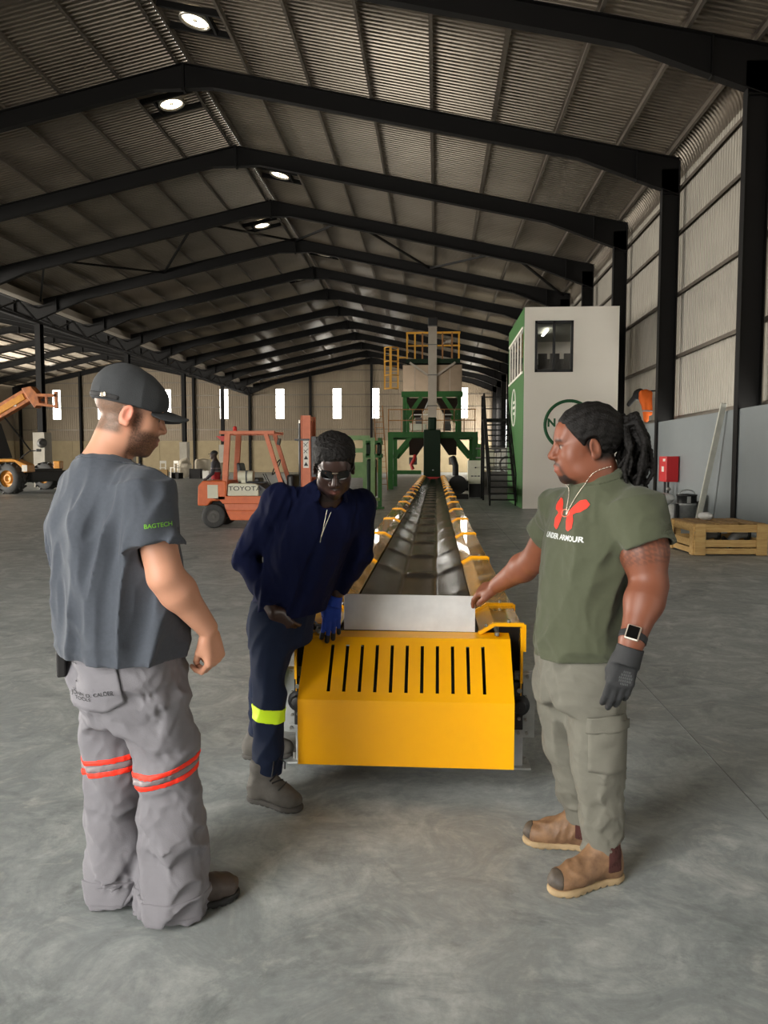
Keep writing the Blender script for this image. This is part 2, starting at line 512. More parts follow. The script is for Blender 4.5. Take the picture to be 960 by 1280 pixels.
for i in range(0, len(edges), 2):
    a, b = edges[i], edges[i + 1]
    for k in (RX, LX, R2X):
        if a + 0.3 < k < b - 0.3:
            endsheet(a, k, ZB); a = k
    endsheet(a, b, ZB)
for n, w in enumerate(WINX):
    endsheet(w - WW / 2, w + WW / 2, ZB, WZ0); endsheet(w - WW / 2, w + WW / 2, WZ1)
    win = struct('window_%d' % (n + 1), 'tall narrow bright window in the far wall')
    fm = MB()
    for s in (-1, 1): fm.box((w + s * (WW / 2 - 0.03), Y1, (WZ0 + WZ1) / 2), (0.06, 0.1, WZ1 - WZ0))
    for z in (WZ0 + 0.03, WZ1 - 0.03): fm.box((w, Y1, z), (WW, 0.1, 0.06))
    fm.build('window_frame', M_frame, win)
    MB().box((w, Y1 + 0.01, (WZ0 + WZ1) / 2), (WW - 0.1, 0.012, WZ1 - WZ0 - 0.1)).build('pane', M_glass, win)
for x in (-49.5, -42.1, -35.0, -28.4, LX, -14.6, RX, -0.4):
    zt = roof_under(x) - 0.3
    mb = MB(); mb.box((x, Y1 - 0.25, zt / 2), (0.012, 0.32, zt)); mb.box((x, Y1 - 0.41, zt / 2), (0.24, 0.02, zt)); mb.box((x, Y1 - 0.09, zt / 2), (0.24, 0.02, zt))
    mb.build('gable_post', M_steel, wall_e)
for z in (5.0, 7.6, 9.0, 10.5, 11.8):
    xs = [(L2X, WX)] if z < 10 else ([(RX - (RZ - z) / SL + 0.6, RX + (RZ - z) / SL - 0.6), (R2X - (RZ - z) / SL + 0.6, R2X + (RZ - z) / SL - 0.6)])
    for (a, b) in xs:
        MB().box(((a + b) / 2, Y1 - 0.05, z), (b - a, 0.06, 0.09)).build('girt', M_purlin, wall_e)
x = L2X
k = 0
while x < WX - 0.2:
    x2 = min(x + 3.55, WX)
    for (z0, z1) in ((0, 2.0), (2.0, ZB)):
        MB().box(((x + x2) / 2, Y1 - 0.02, (z0 + z1) / 2), (x2 - x - 0.03, 0.16, z1 - z0 - 0.03)).build('panel', M_cream, wall_e)
    x = x2; k += 1
MB().box(((L2X + WX) / 2, Y1 + 0.03, ZB / 2), (WX - L2X, 0.1, ZB)).build('backing', M_cream, wall_e)
# left wall and front wall (beside and behind the camera), with the front doorway
wall_l = struct('wall_left', 'far left side wall of the second nave')
zl2 = RZ + ROOF0 - SL * (R2X - L2X)
LD = [(14.5, 29.5), (54.5, 69.5)]  # unseen openings added to bring fill light in from the left
ys = [Y0] + [q for d in LD for q in d] + [Y1]
for i in range(0, len(ys), 2):
    sheet([(L2X - 0.1, zl2 + 0.05, -1, 0), (L2X - 0.1, 3.7, -1, 0)], ys[i], ys[i + 1], pW).build('wall_sheet', M_endsheet, wall_l, fix=False)
    MB().box((L2X - 0.05, (ys[i] + ys[i + 1]) / 2, 1.85), (0.14, ys[i + 1] - ys[i], 3.7)).build('panel', M_cream, wall_l)
for (a, b) in LD:
    sheet([(L2X - 0.1, zl2 + 0.05, -1, 0), (L2X - 0.1, 5.4, -1, 0)], a, b, pW).build('wall_sheet', M_endsheet, wall_l, fix=False)
wall_f = struct('wall_front', 'front gable wall behind the camera with a wide open doorway')
def frontsheet(x0, x1, z0):
    pr = ibr(x0, x1); vs = []; fs = []
    for (t, h) in pr: vs += [(t, Y0 - h, z0), (t, Y0 - h, roof_under(t) + 0.02)]
    for i in range(len(pr) - 1): fs.append((2 * i, 2 * i + 1, 2 * i + 3, 2 * i + 2))
    MB().add(vs, fs).build('wall_sheet', M_wallsheet, wall_f, fix=False)
for (a, b, z) in ((L2X - .1, R2X, 0), (R2X, LX, 0), (LX, -8.9, 0), (-8.9, RX, 8.0), (RX, -3.1, 8.0), (-3.1, WX, 0)): frontsheet(a, b, z)

# valley line: columns on concrete plinths, lattice girder and gutter
M_gutter = mat('valley_gutter', (170, 160, 146), 0.45, 0.5, noise=0.4, nscale=0.8, col2=(130, 122, 110))
vz = RZ - SL * (RX - LX)
girder = struct('trim_1', 'black lattice girder with gutter along the valley')
MB().box((LX + 0.15, (Y0 + Y1) / 2, vz - 0.35), (0.25, Y1 - Y0, 0.03)).build('top_chord', M_steel, girder)
MB().box((LX + 0.15, (Y0 + Y1) / 2, vz - 1.15), (0.25, Y1 - Y0, 0.14)).build('bottom_chord', M_steel, girder)
MB().box((LX + 0.42, (Y0 + Y1) / 2, vz + 0.0), (0.03, Y1 - Y0, 0.34)).build('gutter_side', M_gutter, girder)
MB().box((LX, (Y0 + Y1) / 2, vz - 0.17), (0.84, Y1 - Y0, 0.03)).build('gutter_sole', M_gutter, girder)
MB().box((LX - 0.42, (Y0 + Y1) / 2, vz + 0.0), (0.03, Y1 - Y0, 0.34)).build('gutter_side', M_gutter, girder)
for i in range(len(FR) - 1):
    a, b = FR[i], FR[i + 1]
    for (p, q, zp, zq) in ((a, a + 2, vz - .35, vz - 1.15), (a + 2, a + 4, vz - 1.15, vz - .35), (a + 4, b, vz - .35, vz - 1.15)):
        MB().bar((LX + .15, p, zp), (LX + .15, q, zq), 0.08, 0.08).build('lattice_bar', M_steel, girder)
for i, y in enumerate([5.03, 17.03, 29.03, 41.03, 53.03, 65.03, 77.03]):
    c = struct('steel_column', 'black valley column on a pale concrete plinth, %s from the front' % ['first', 'second', 'third', 'fourth', 'fifth', 'sixth', 'seventh'][i])
    mb = MB(); zt = vz - 1.2
    mb.box((LX + .15, y, zt / 2 + 1.4), (0.012, 0.4, zt - 2.8)); mb.box((LX + .15, y - 0.2, zt / 2 + 1.4), (0.3, 0.02, zt - 2.8)); mb.box((LX + .15, y + 0.2, zt / 2 + 1.4), (0.3, 0.02, zt - 2.8))
    mb.build('shaft', M_steel, c)
    MB().box((LX + .15, y, 1.5), (0.66, 0.8, 3.0)).build('plinth', M_concrete, c, bevel=0.02)
# ------------------------------------------------------------------ belt conveyor
M_yellow = mat('conveyor_yellow_paint', (255, 182, 0), 0.32, 0, noise=0.25, nscale=3, col2=(250, 170, 0), coat=0.15)
M_yrail = mat('conveyor_rail_yellow_paint', (222, 158, 30), 0.24, 0.0, noise=0.6, nscale=2.5, col2=(196, 142, 44), coat=0.8, spec=0.8)
M_belt = mat('black_conveyor_belt', (112, 107, 98), 0.17, 0.95, noise=0.6, nscale=1.5, col2=(92, 87, 79), rvar=0.04, bump=0.02, bscale=9)
M_galv = mat('galvanised_plate', (176, 178, 176), 0.42, 0.55, noise=0.6, nscale=9, col2=(140, 143, 142))
M_bolt = mat('zinc_bolt', (150, 148, 142), 0.35, 0.9)
M_black = mat('black_casting', (18, 18, 19), 0.45)
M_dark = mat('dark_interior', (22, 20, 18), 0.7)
M_sheetmetal = mat('bare_steel_sheet', (235, 236, 236), 0.5, 0.1, noise=0.8, nscale=6, col2=(212, 213, 213), bump=0.02, bscale=40)
CX = -0.135
conv = thing('belt_conveyor', 'long yellow belt conveyor with a slotted front cover running to the green plant', 'conveyor', (CX, 3.4, 0))
def cv(mb): return mb.xform(Matrix.Translation((-CX, -3.4, 0)))
CY0, CY1 = 3.78, 37.9
# belt: troughed, sagging between its idlers
def belt():
    xs = [-0.355, -0.30, -0.22, -0.16, -0.13, -0.10, -0.06, 0.0, 0.06, 0.10, 0.13, 0.16, 0.22, 0.30, 0.355]
    ny = int((CY1 - CY0) / 0.06); vs = []; fs = []; k = len(xs)
    for j in range(ny + 1):
        y = CY0 + (CY1 - CY0) * j / ny
        ph = ((y - 6.45) / 1.22)
        u = ph - math.floor(ph)
        crest = math.exp(-((min(u, 1 - u)) / 0.11) ** 2)
        for x in xs:
            ax = abs(x)
            z = 0.575 + (0.0 if ax < 0.13 else (ax - 0.13) * 0.42)
            cen = max(0.0, 1 - (x / 0.15) ** 2); wing = 0.7 * max(0.0, 1 - ((ax - 0.27) / 0.10) ** 2)
            amp = 0.024 if y > 5.4 else 0.009
            z += amp * crest * (cen + 0.8 * wing) + 0.003 * math.sin(y * 1.7 + x * 4)
            vs.append((CX + x, y, z))
    for j in range(ny):
        for i in range(k - 1): fs.append((j * k + i, j * k + i + 1, (j + 1) * k + i + 1, (j + 1) * k + i))
    return MB().add(vs, fs, True)
cv(belt()).build('belt', M_belt, conv, fix=False)
# return strand and tail drum inside the cover
cv(MB().cyl((CX - 0.36, 3.72, 0.42), (CX + 0.36, 3.72, 0.42), 0.15, n=28)).build('tail_drum', M_dark, conv)
cv(MB().box((CX, (3.72 + CY1) / 2, 0.27), (0.66, CY1 - 3.72, 0.012))).build('return_belt', M_belt, conv)
# side rails: folded sheet channels, one section between each pair of joint flanges
def rail_poly(s, t=0.0):
    # outer vertical, flat top, slope inward, inner skirt (x measured from the centre, s = side)
    p = [(0.555, 0.40), (0.555, 0.745), (0.424, 0.745), (0.352, 0.700), (0.352, 0.655)]
    return [(CX + s * x, z) for (x, z) in p]
joints = [4.22 + 2.05 * i for i in range(17)]
stops = [3.70] + joints + [CY1]
def strip(poly, ya, yb, th):
    mb = MB(); n = len(poly)
    inner = []
    for i, (x, z) in enumerate(poly):
        inner.append((x - math.copysign(th, x - CX) if i in (0, 1) else x, z - (th if i in (1, 2, 3) else 0)))
    vs = [(x, ya, z) for x, z in poly] + [(x, yb, z) for x, z in poly] + [(x, ya, z) for x, z in inner] + [(x, yb, z) for x, z in inner]
    fs = []
    for i in range(n - 1):
        fs += [(i, i + 1, n + i + 1, n + i), (2 * n + i, 2 * n + i + 1, 3 * n + i + 1, 3 * n + i), (i, i + 1, 2 * n + i + 1, 2 * n + i), (n + i, n + i + 1, 3 * n + i + 1, 3 * n + i)]
    fs += [(0, n, 3 * n, 2 * n), (n - 1, 2 * n - 1, 4 * n - 1, 3 * n - 1)]
    return mb.add(vs, fs)
for s in (-1, 1):
    for a, b in zip(stops[:-1], stops[1:]):
        cv(strip(rail_poly(s), a + 0.004, b - 0.004, 0.006)).build('side_rail', M_yrail, conv)
    for y in [3.702] + joints:
        if s == 1 or y > 3.8:
            mb = MB(); P = [(0.562, 0.62), (0.562, 0.752), (0.42, 0.752), (0.346, 0.706)]
            for p, q in zip(P[:-1], P[1:]):
                mb.bar((CX + s * p[0], y, p[1]), (CX + s * q[0], y, q[1]), 0.022, 0.016)
            f = cv(mb).build('joint_flange', M_yellow, conv)
            for (x, z, dx, dz) in ((0.49, 0.76, 0, 1), (0.385, 0.737, -0.5, 0.85)):
                cv(MB().cyl((CX + s * x, y + 0.0, z), (CX + s * (x + dx * 0.014), y, z + dz * 0.014), 0.008, n=8)).build('flange_bolt', M_bolt, f)
# under frame and legs
for s in (-1, 1):
    cv(MB().box((CX + s * 0.46, (3.9 + CY1) / 2, 0.45), (0.06, CY1 - 3.9, 0.14))).build('frame_beam', M_dark, conv)
    for y in [3.83] + [7.2 + 3.4 * i for i in range(9)]:
        mb = MB(); mb.box((CX + s * 0.545, y, 0.225), (0.06, 0.06, 0.43)); mb.box((CX + s * 0.55, y, 0.006), (0.13, 0.12, 0.012))
        l = cv(mb).build('leg', M_galv, conv, bevel=0.004)
        cv(MB().cyl((CX + s * 0.585, y, 0.012), (CX + s * 0.585, y, 0.045), 0.012, n=8)).build('foot_bolt', M_bolt, l)
for y in [7.2 + 3.4 * i for i in range(9)]:
    cv(MB().box((CX, y, 0.2), (1.03, 0.05, 0.05))).build('cross_brace', M_galv, conv)
# slotted front cover
FW = 0.491
fy, fz0, fz1 = 3.40, 0.154, 0.457
ty, tz = 3.632, 0.695
slx = [-0.3535 + 0.0713 * i for i in range(11)]
def cover():
    mb = MB()
    xs = [-FW]
    for c in slx: xs += [c - 0.0075, c + 0.0075]
    xs.append(FW)
    S = [0.0, 0.13, 0.87, 1.0]
    sl = lambda x, t: (CX + x * (1.0), fy + (ty - fy) * t, fz1 + (tz - fz1) * t)
    k = len(xs)
    vs = [sl(x, t) for t in S for x in xs]; fs = []
    for j in range(3):
        for i in range(k - 1):
            if j == 1 and i % 2 == 1: continue
            fs.append((j * k + i, j * k + i + 1, (j + 1) * k + i + 1, (j + 1) * k + i))
    # front apron, built out of the same top row of vertices
    o = len(vs)
    vs += [(CX + x, fy, fz0) for x in xs]
    for i in range(k - 1): fs.append((o + i, o + i + 1, i + 1, i))
    # top lip
    o2 = len(vs)
    vs += [(CX + x, ty + 0.085, tz + 0.012) for x in xs]
    for i in range(k - 1): fs.append((3 * k + i, 3 * k + i + 1, o2 + i + 1, o2 + i))
    # bottom return
    o3 = len(vs)
    vs += [(CX + x, fy + 0.03, fz0) for x in xs]
    for i in range(k - 1): fs.append((o + i + 1, o + i, o3 + i, o3 + i + 1))
    return mb.add(vs, fs)
cov = cv(cover()).build('front_cover', M_yellow, conv, fix=True)
sm = cov.modifiers.new('thick', 'SOLIDIFY'); sm.thickness = 0.003; sm.offset = -1
bv = cov.modifiers.new('bevel', 'BEVEL'); bv.width = 0.003; bv.segments = 2; bv.limit_method = 'ANGLE'; bv.angle_limit = 0.4
cv(MB().box((CX, 3.63, 0.42), (0.93, 0.008, 0.46))).build('slot_shade_sheet', M_dark, conv)  # dark sheet added behind the slots to deepen their shade
for s in (-1, 1):
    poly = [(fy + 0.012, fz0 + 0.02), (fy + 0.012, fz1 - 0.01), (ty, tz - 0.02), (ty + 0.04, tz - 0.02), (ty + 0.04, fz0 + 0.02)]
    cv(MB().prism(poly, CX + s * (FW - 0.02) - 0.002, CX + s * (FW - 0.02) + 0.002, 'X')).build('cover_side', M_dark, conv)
    # yellow outer end channel leg, then bearing plate, bearing, bolts
    cv(MB().box((CX + s * 0.553, 3.705, 0.60), (0.012, 0.03, 0.27))).build('channel_end', M_yellow, conv)
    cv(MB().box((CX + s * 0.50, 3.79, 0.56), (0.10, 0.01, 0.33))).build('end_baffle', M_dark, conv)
    pl = cv(MB().box((CX + s * 0.575, 3.75, 0.345), (0.10, 0.008, 0.335))).build('bearing_plate', M_galv, conv, bevel=0.002)
    for z in (0.487, 0.205):
        cv(MB().box((CX + s * 0.56, 3.742, z), (0.075, 0.01, 0.036))).build('clamp_strip', M_galv, pl, bevel=0.002)
    for (dx, z, r) in ((0.545, 0.487, .009), (0.585, 0.487, .009), (0.545, 0.205, .009), (0.585, 0.205, .009), (0.58, 0.385, .007), (0.58, 0.27, .007)):
        cv(MB().cyl((CX + s * dx, 3.745, z), (CX + s * dx, 3.728, z), r, n=6, smooth=False)).build('bolt', M_bolt, pl)
    mb = MB()
    mb.lathe([(0.001, -0.05), (0.03, -0.05), (0.034, -0.03), (0.052, -0.02), (0.055, 0.0)], (CX + s * 0.545, 3.735, 0.345), (0, 1, 0), 20)
    mb.box((CX + s * 0.54, 3.73, 0.345), (0.05, 0.03, 0.24))
    br = cv(mb).build('take_up_bearing', M_black, conv, bevel=0.004)
    for z in (0.425, 0.345, 0.285):
        cv(MB().cyl((CX + s * 0.545, 3.715, z), (CX + s * 0.545, 3.70, z), 0.012 if z > .4 else .008, n=10)).build('bearing_bolt', M_bolt, br)
for s in (-1, 1):
    cv(MB().cyl((CX + s * 0.43, 3.66, 0.705), (CX + s * 0.43, 3.66, 0.722), 0.012, n=8)).build('cover_bolt', M_bolt, conv)
# steel eye latch on the left corner of the cover
lt = MB(); lt.tube([(-0.60 + 0.028 * math.cos(a), 3.665, 0.735 + 0.028 * math.sin(a)) for a in [i * PI / 8 for i in range(16)]], 0.005, closed=True)
lt.cyl((-0.585, 3.66, 0.745), (-0.50, 3.655, 0.738), 0.006, n=8)
cv(lt).build('eye_latch', M_bolt, conv)
# loose steel plate held on the head of the conveyor
pm = MB().box((0, 0, 0.0885), (0.642, 0.006, 0.177))
po = pm.build('steel_plate', M_sheetmetal, bevel=0.0015)
po.location = (-0.128, 3.722, 0.709); po.rotation_euler = (0.0, 0.006, 0)
tag(po, 'flat bare grey steel plate standing on top of the slotted yellow cover', 'steel plate')
# ------------------------------------------------------------------ machines and things farther back
def B(parent, name, m, c, s, rz=0.0, bevel=0.0):
    return MB().box(c, s, rz).build(name, m, parent, bevel=bevel)
def bars(parent, name, m, lst, w, h=None):
    for (a, b) in lst: MB().bar(a, b, w, h or w).build(name, m, parent)

M_orange = mat('forklift_orange_paint', (222, 112, 56), 0.5, 0, noise=0.6, nscale=5, col2=(196, 92, 50))
M_pinkor = mat('forklift_faded_orange', (220, 128, 90), 0.55, 0, noise=0.6, nscale=6, col2=(196, 102, 68))
M_red = mat('forklift_red', (190, 44, 38), 0.5)
M_creamp = mat('forklift_cream_paint', (214, 212, 190), 0.45, 0, noise=0.4, nscale=5, col2=(190, 186, 160))
M_rubber = mat('tyre_rubber', (52, 52, 52), 0.75, 0, noise=0.5, nscale=7, col2=(80, 80, 78))
M_rim = mat('wheel_rim', (96, 94, 90), 0.6, 0, noise=0.5, nscale=9)
M_white = mat('white_paint', (226, 222, 212), 0.5, 0)
M_ink = mat('black_ink', (16, 16, 16), 0.6)

def wheel(parent, name, c, r, w, m_t, m_r, n=28, lugs=0, axis=(0, 1, 0)):
    prof = [(r * 0.55, -w / 2), (r * 0.93, -w / 2), (r, -w * 0.36), (r, w * 0.36), (r * 0.93, w / 2), (r * 0.55, w / 2)]
    mb = MB().lathe(prof, c, axis, n)
    if lugs:
        for k in range(lugs):
            for sd in (-1, 1):
                a = 2 * PI * (k + 0.5 * (sd > 0)) / lugs
                p = Vector(c) + Vector((math.cos(a) * r, sd * w * 0.26, math.sin(a) * r))
                M = Matrix.Rotation(-a, 3, 'Y') @ Matrix.Rotation(sd * 0.6, 3, 'X')
                mb.box(p, (0.07, w * 0.55, 0.07), M=M)
    t = mb.build(name, m_t, parent)
    rp = [(0.001, -w * 0.22), (r * 0.16, -w * 0.24), (r * 0.2, -w * 0.36), (r * 0.3, -w * 0.36), (r * 0.34, -w * 0.2), (r * 0.5, -w * 0.24), (r * 0.56, -w * 0.42), (r * 0.56, w * 0.42), (0.001, w * 0.3)]
    MB().lathe(rp, c, axis, n).build('rim', m_r, t)
    return t

# ---- forklift, facing right
fk = thing('forklift', 'old orange counterbalance forklift with a cream engine cover, facing right', 'forklift', (-4.99, 17.0, 0))
for y in (0, 0.92):
    wheel(fk, 'rear_wheel', (0, y, 0.27), 0.27, 0.2, M_rubber, M_rim)
for y in (-0.02, 0.98):
    wheel(fk, 'front_wheel', (1.56, y, 0.34), 0.34, 0.24, M_rubber, M_rim)
mb = MB().prism([(-0.36, 0.50), (-0.34, 0.95), (-0.24, 1.06), (0.30, 1.06), (0.30, 0.62), (-0.05, 0.60), (-0.12, 0.50)], -0.1, 1.02, 'Y')
cw = mb.build('counterweight', M_orange, fk, bevel=0.03)
B(cw, 'label_patch', M_creamp, (0.0, -0.104, 0.82), (0.24, 0.008, 0.3))
B(fk, 'tow_pin', M_black, (-0.40, 0.45, 0.58), (0.12, 0.12, 0.06))
B(fk, 'chassis', M_dark, (0.75, 0.46, 0.42), (1.9, 0.7, 0.36))
mb = MB().prism([(0.22, 0.55), (1.30, 0.55), (1.52, 0.68), (1.90, 0.68), (1.90, 0.82), (1.45, 0.82), (1.22, 0.72), (-0.02, 0.72), (0.02, 0.64), (0.16, 0.62)], -0.1, 1.02, 'Y')
mb.build('deck_frame', M_orange, fk, bevel=0.01)
mb = MB().prism([(0.40, 0.18), (1.42, 0.18), (1.42, 0.40), (0.30, 0.40)], -0.12, 1.04, 'Y')
sk = mb.build('side_skirt', M_orange, fk, bevel=0.012)
mb = MB().prism([(0.28, 0.40), (1.30, 0.40), (1.30, 0.55), (0.24, 0.55)], -0.06, 0.98, 'Y')
mb.build('step_panel', M_pinkor, fk, bevel=0.008)
mb = MB().prism([(0.32, 0.72), (0.33, 0.96), (0.36, 1.0), (0.95, 1.0), (1.03, 0.96), (1.03, 0.72)], -0.06, 0.92, 'Y')
ec = mb.build('engine_cover', M_creamp, fk, bevel=0.02)
text_mesh('lettering', 'TOYOTA', 0.14, M_ink, ec, frame_M((0.72, -0.065, 0.885), (1, 0, 0), (0, 0, 1)), sx=1.3)
mb = MB().prism([(1.03, 0.72), (1.03, 0.98), (1.2, 0.86), (1.3, 0.72)], 0.0, 0.9, 'Y'); mb.build('dashboard_plate', M_black, fk)
tk = MB().cyl((0.52, 0.2, 1.16), (0.86, 0.2, 1.16), 0.125, n=20).build('gas_cylinder', M_creamp, fk, bevel=0.02)
B(tk, 'strap', M_black, (0.72, 0.2, 1.16), (0.03, 0.262, 0.262))
B(fk, 'cylinder_cradle', M_creamp, (0.68, 0.2, 1.03), (0.16, 0.2, 0.1))
B(fk, 'seat_cushion', M_black, (0.72, 0.52, 1.06), (0.5, 0.46, 0.12), bevel=0.03)
mb = MB().prism([(0.46, 1.1), (0.60, 1.1), (0.52, 1.46), (0.44, 1.46)], 0.3, 0.74, 'Y'); mb.build('seat_back', M_black, fk, bevel=0.03)
B(fk, 'hose_bundle', M_black, (0.95, 0.15, 1.02), (0.5, 0.14, 0.05), bevel=0.02)
# overhead guard
for y in (-0.02, 0.94):
    MB().bar((0.24, y, 0.72), (0.34, y, 2.14), 0.085, 0.12, (1, 0, 0)).build('rear_pillar', M_pinkor, fk)
    MB().bar((1.60, y, 0.80), (1.20, y, 2.12), 0.075, 0.09, (1, 0, 0)).build('front_pillar', M_pinkor, fk)
    MB().bar((0.16, y, 2.14), (1.40, y, 2.14), 0.08, 0.07).build('guard_side', M_pinkor, fk)
for x in (0.2, 0.45, 0.62, 0.79, 0.96, 1.13, 1.36):
    MB().bar((x, -0.02, 2.14), (x, 0.94, 2.14), 0.05, 0.03).build('guard_bar', M_pinkor, fk)
mb = MB().prism([(0.08, 2.06), (0.34, 2.06), (0.30, 1.98), (0.22, 1.94)], -0.05, 0.02, 'Y'); mb.build('corner_gusset', M_red, fk)
MB().lathe([(0.06, 0), (0.06, 0.03), (0.045, 0.04), (0.045, 0.1), (0.03, 0.13), (0.001, 0.135)], (0.42, 0.3, 2.16)).build('beacon', M_red, fk)
MB().tube([(1.33 + 0.17 * math.cos(a) * 0.5, 0.46 + 0.19 * math.sin(a), 1.36 + 0.17 * math.cos(a)) for a in [i * PI / 8 for i in range(16)]], 0.014, closed=True).build('steering_wheel', M_black, fk)
MB().cyl((1.33, 0.46, 1.36), (1.55, 0.46, 0.9), 0.02).build('steering_column', M_black, fk)
for dx in (0.0, 0.05):
    MB().cyl((1.32 + dx, 0.1, 0.78), (1.10 + dx, 0.1, 1.22), 0.01).build('control_lever', M_black, fk)
B(fk, 'front_cowl', M_black, (1.72, 0.46, 1.05), (0.16, 0.8, 0.3), bevel=0.05)
hl = MB().cyl((1.44, 0.1, 1.94), (1.50, 0.1, 1.93), 0.07, 0.08).build('work_lamp', M_rim, fk)
# mast
for y in (0.12, 0.80):
    up = MB(); up.box((2.08, y, 1.42), (0.22, 0.02, 2.2)); up.box((1.98, y, 1.42), (0.02, 0.09, 2.2)); up.box((2.18, y, 1.42), (0.02, 0.09, 2.2))
    u = up.build('mast_upright', M_pinkor, fk)
    if y < 0.5:
        lb = B(u, 'warning_strip', M_white, (2.08, y - 0.012, 1.66), (0.13, 0.006, 0.62))
        for i in range(4):
            z = 1.44 + i * 0.145
            if i < 2:
                MB().prism([(2.03, z - 0.045), (2.13, z - 0.045), (2.08, z + 0.045)], y - 0.019, y - 0.016, 'Y').build('warning_sign', M_ink, u)
            else:
                MB().bar((2.03, y - 0.018, z - 0.05), (2.13, y - 0.018, z + 0.05), 0.012, 0.003, (0, 1, 0)).build('warning_sign', M_ink, u)
                MB().bar((2.03, y - 0.018, z + 0.03), (2.11, y - 0.018, z - 0.05), 0.012, 0.003, (0, 1, 0)).build('warning_sign', M_ink, u)
for y in (0.2, 0.72):
    MB().cyl((1.93, y, 0.4), (1.93, y, 2.35), 0.035).build('lift_cylinder', M_black, fk)
    MB().cyl((1.93, y, 1.9), (1.93, y, 2.42), 0.02).build('lift_rod', M_bolt, fk)
B(fk, 'mast_cross_member', M_black, (2.0, 0.46, 1.98), (0.34, 0.8, 0.04))
B(fk, 'mast_cross_member', M_pinkor, (2.08, 0.46, 2.46), (0.16, 0.6, 0.1))
B(fk, 'fork_carriage', M_black, (2.27, 0.46, 1.6), (0.1, 0.9, 0.9))
for y in (0.2, 0.72):
    fb = MB(); fb.box((2.35, y, 0.38), (0.05, 0.11, 0.6)); fb.box((2.85, y, 0.09), (1.0, 0.11, 0.04)); fb.build('fork', M_black, fk)

# ---- telehandler at far left
M_ty = mat('telehandler_yellow', (216, 148, 40), 0.5, 0, noise=0.6, nscale=4, col2=(182, 112, 30))
M_to = mat('telehandler_rusty_boom', (196, 118, 60), 0.6, 0, noise=0.8, nscale=5, col2=(132, 74, 44))
th = thing('telehandler', 'yellow telehandler with a raised boom parked at the far left edge', 'telehandler', (-18.9, 33.0, 0))
for (x, y, nm) in ((0.0, 0.0, 'front_wheel'), (-0.95, 5.0, 'front_wheel'), (-2.9, 0.4, 'rear_wheel')):
    wheel(th, nm, (x, y, 0.68), 0.68, 0.46, M_rubber, M_ty, 26, 16, axis=(0.25, 1, 0))
B(th, 'chassis', M_dark, (-1.2, 2.3, 0.8), (2.6, 4.6, 0.55))
mb = MB().prism([(-3.2, 1.05), (-3.0, 1.55), (0.35, 1.55), (0.75, 1.38), (0.95, 1.30), (0.98, 0.98), (0.78, 0.95), (0.66, 1.20), (0.4, 1.42), (-0.5, 1.42), (-0.75, 1.05)], -0.3, 0.35, 'Y')
mb.build('fender', M_ty, th, bevel=0.03)
B(th, 'headlamp_panel', M_white, (0.84, -0.31, 1.14), (0.24, 0.02, 0.28))
B(th, 'front_axle_housing', M_dark, (0.55, 2.2, 0.75), (0.5, 3.6, 0.5), bevel=0.05)
mb = MB().prism([(-3.0, 1.5), (-3.0, 3.2), (-2.3, 3.3), (-1.2, 3.2), (-0.7, 1.6)], 0.2, 1.5, 'Y'); mb.build('cab', M_dark, th, bevel=0.04)
bm_ = MB(); bm_.bar((-3.5, 1.2, 2.35), (0.42, 1.2, 4.50), 0.4, 0.62); bm_.build('boom', M_to, th, bevel=0.03)
MB().bar((-2.5, 1.2, 2.9), (0.2, 1.2, 4.40), 0.46, 0.3).build('boom_sleeve', M_ty, th, bevel=0.02)
B(th, 'boom_plate', M_white, (-0.42, 0.985, 4.02), (0.5, 0.008, 0.16), 0.0)
mb = MB().prism([(0.1, 4.75), (0.55, 4.85), (0.85, 4.50), (0.95, 4.1), (0.7, 3.85), (0.45, 4.2)], 0.95, 1.45, 'Y'); mb.build('boom_head', M_to, th, bevel=0.03)
for (a, b, w) in (((0.6, 1.0, 4.45), (1.75, 1.0, 4.42), 0.13), ((0.7, 1.0, 4.05), (1.75, 1.0, 3.92), 0.11), ((1.7, 1.0, 4.6), (1.72, 1.0, 3.85), 0.13), ((1.25, 1.0, 4.45), (1.25, 1.0, 3.95), 0.1)):
    MB().bar(a, b, w, w).build('carriage_frame', M_to, th)
MB().cyl((0.2, 1.2, 4.2), (1.3, 1.2, 4.25), 0.07).build('tilt_cylinder', M_rim, th)
MB().cyl((-0.9, 1.2, 3.5), (0.35, 1.2, 1.9), 0.035).build('hydraulic_hose', M_black, th)
MB().tube([(0.5, -0.2, 1.45), (0.75, -0.2, 1.7), (1.05, -0.2, 1.9), (1.4, -0.2, 1.92)], 0.025).build('mirror_arm', M_black, th)
B(th, 'mirror', M_black, (1.45, -0.2, 1.93), (0.22, 0.08, 0.12), bevel=0.02)
MB().lathe([(0.001, 0), (0.2, 0.01), (0.22, 0.05), (0.1, 0.12)], (1.3, 0.4, 2.25), (0.3, -1, 0.2)).build('lamp_head', M_rim, th)
B(th, 'bumper_plate', M_ty, (-0.25, 4.9, 1.25), (0.35, 0.4, 0.4), bevel=0.04)

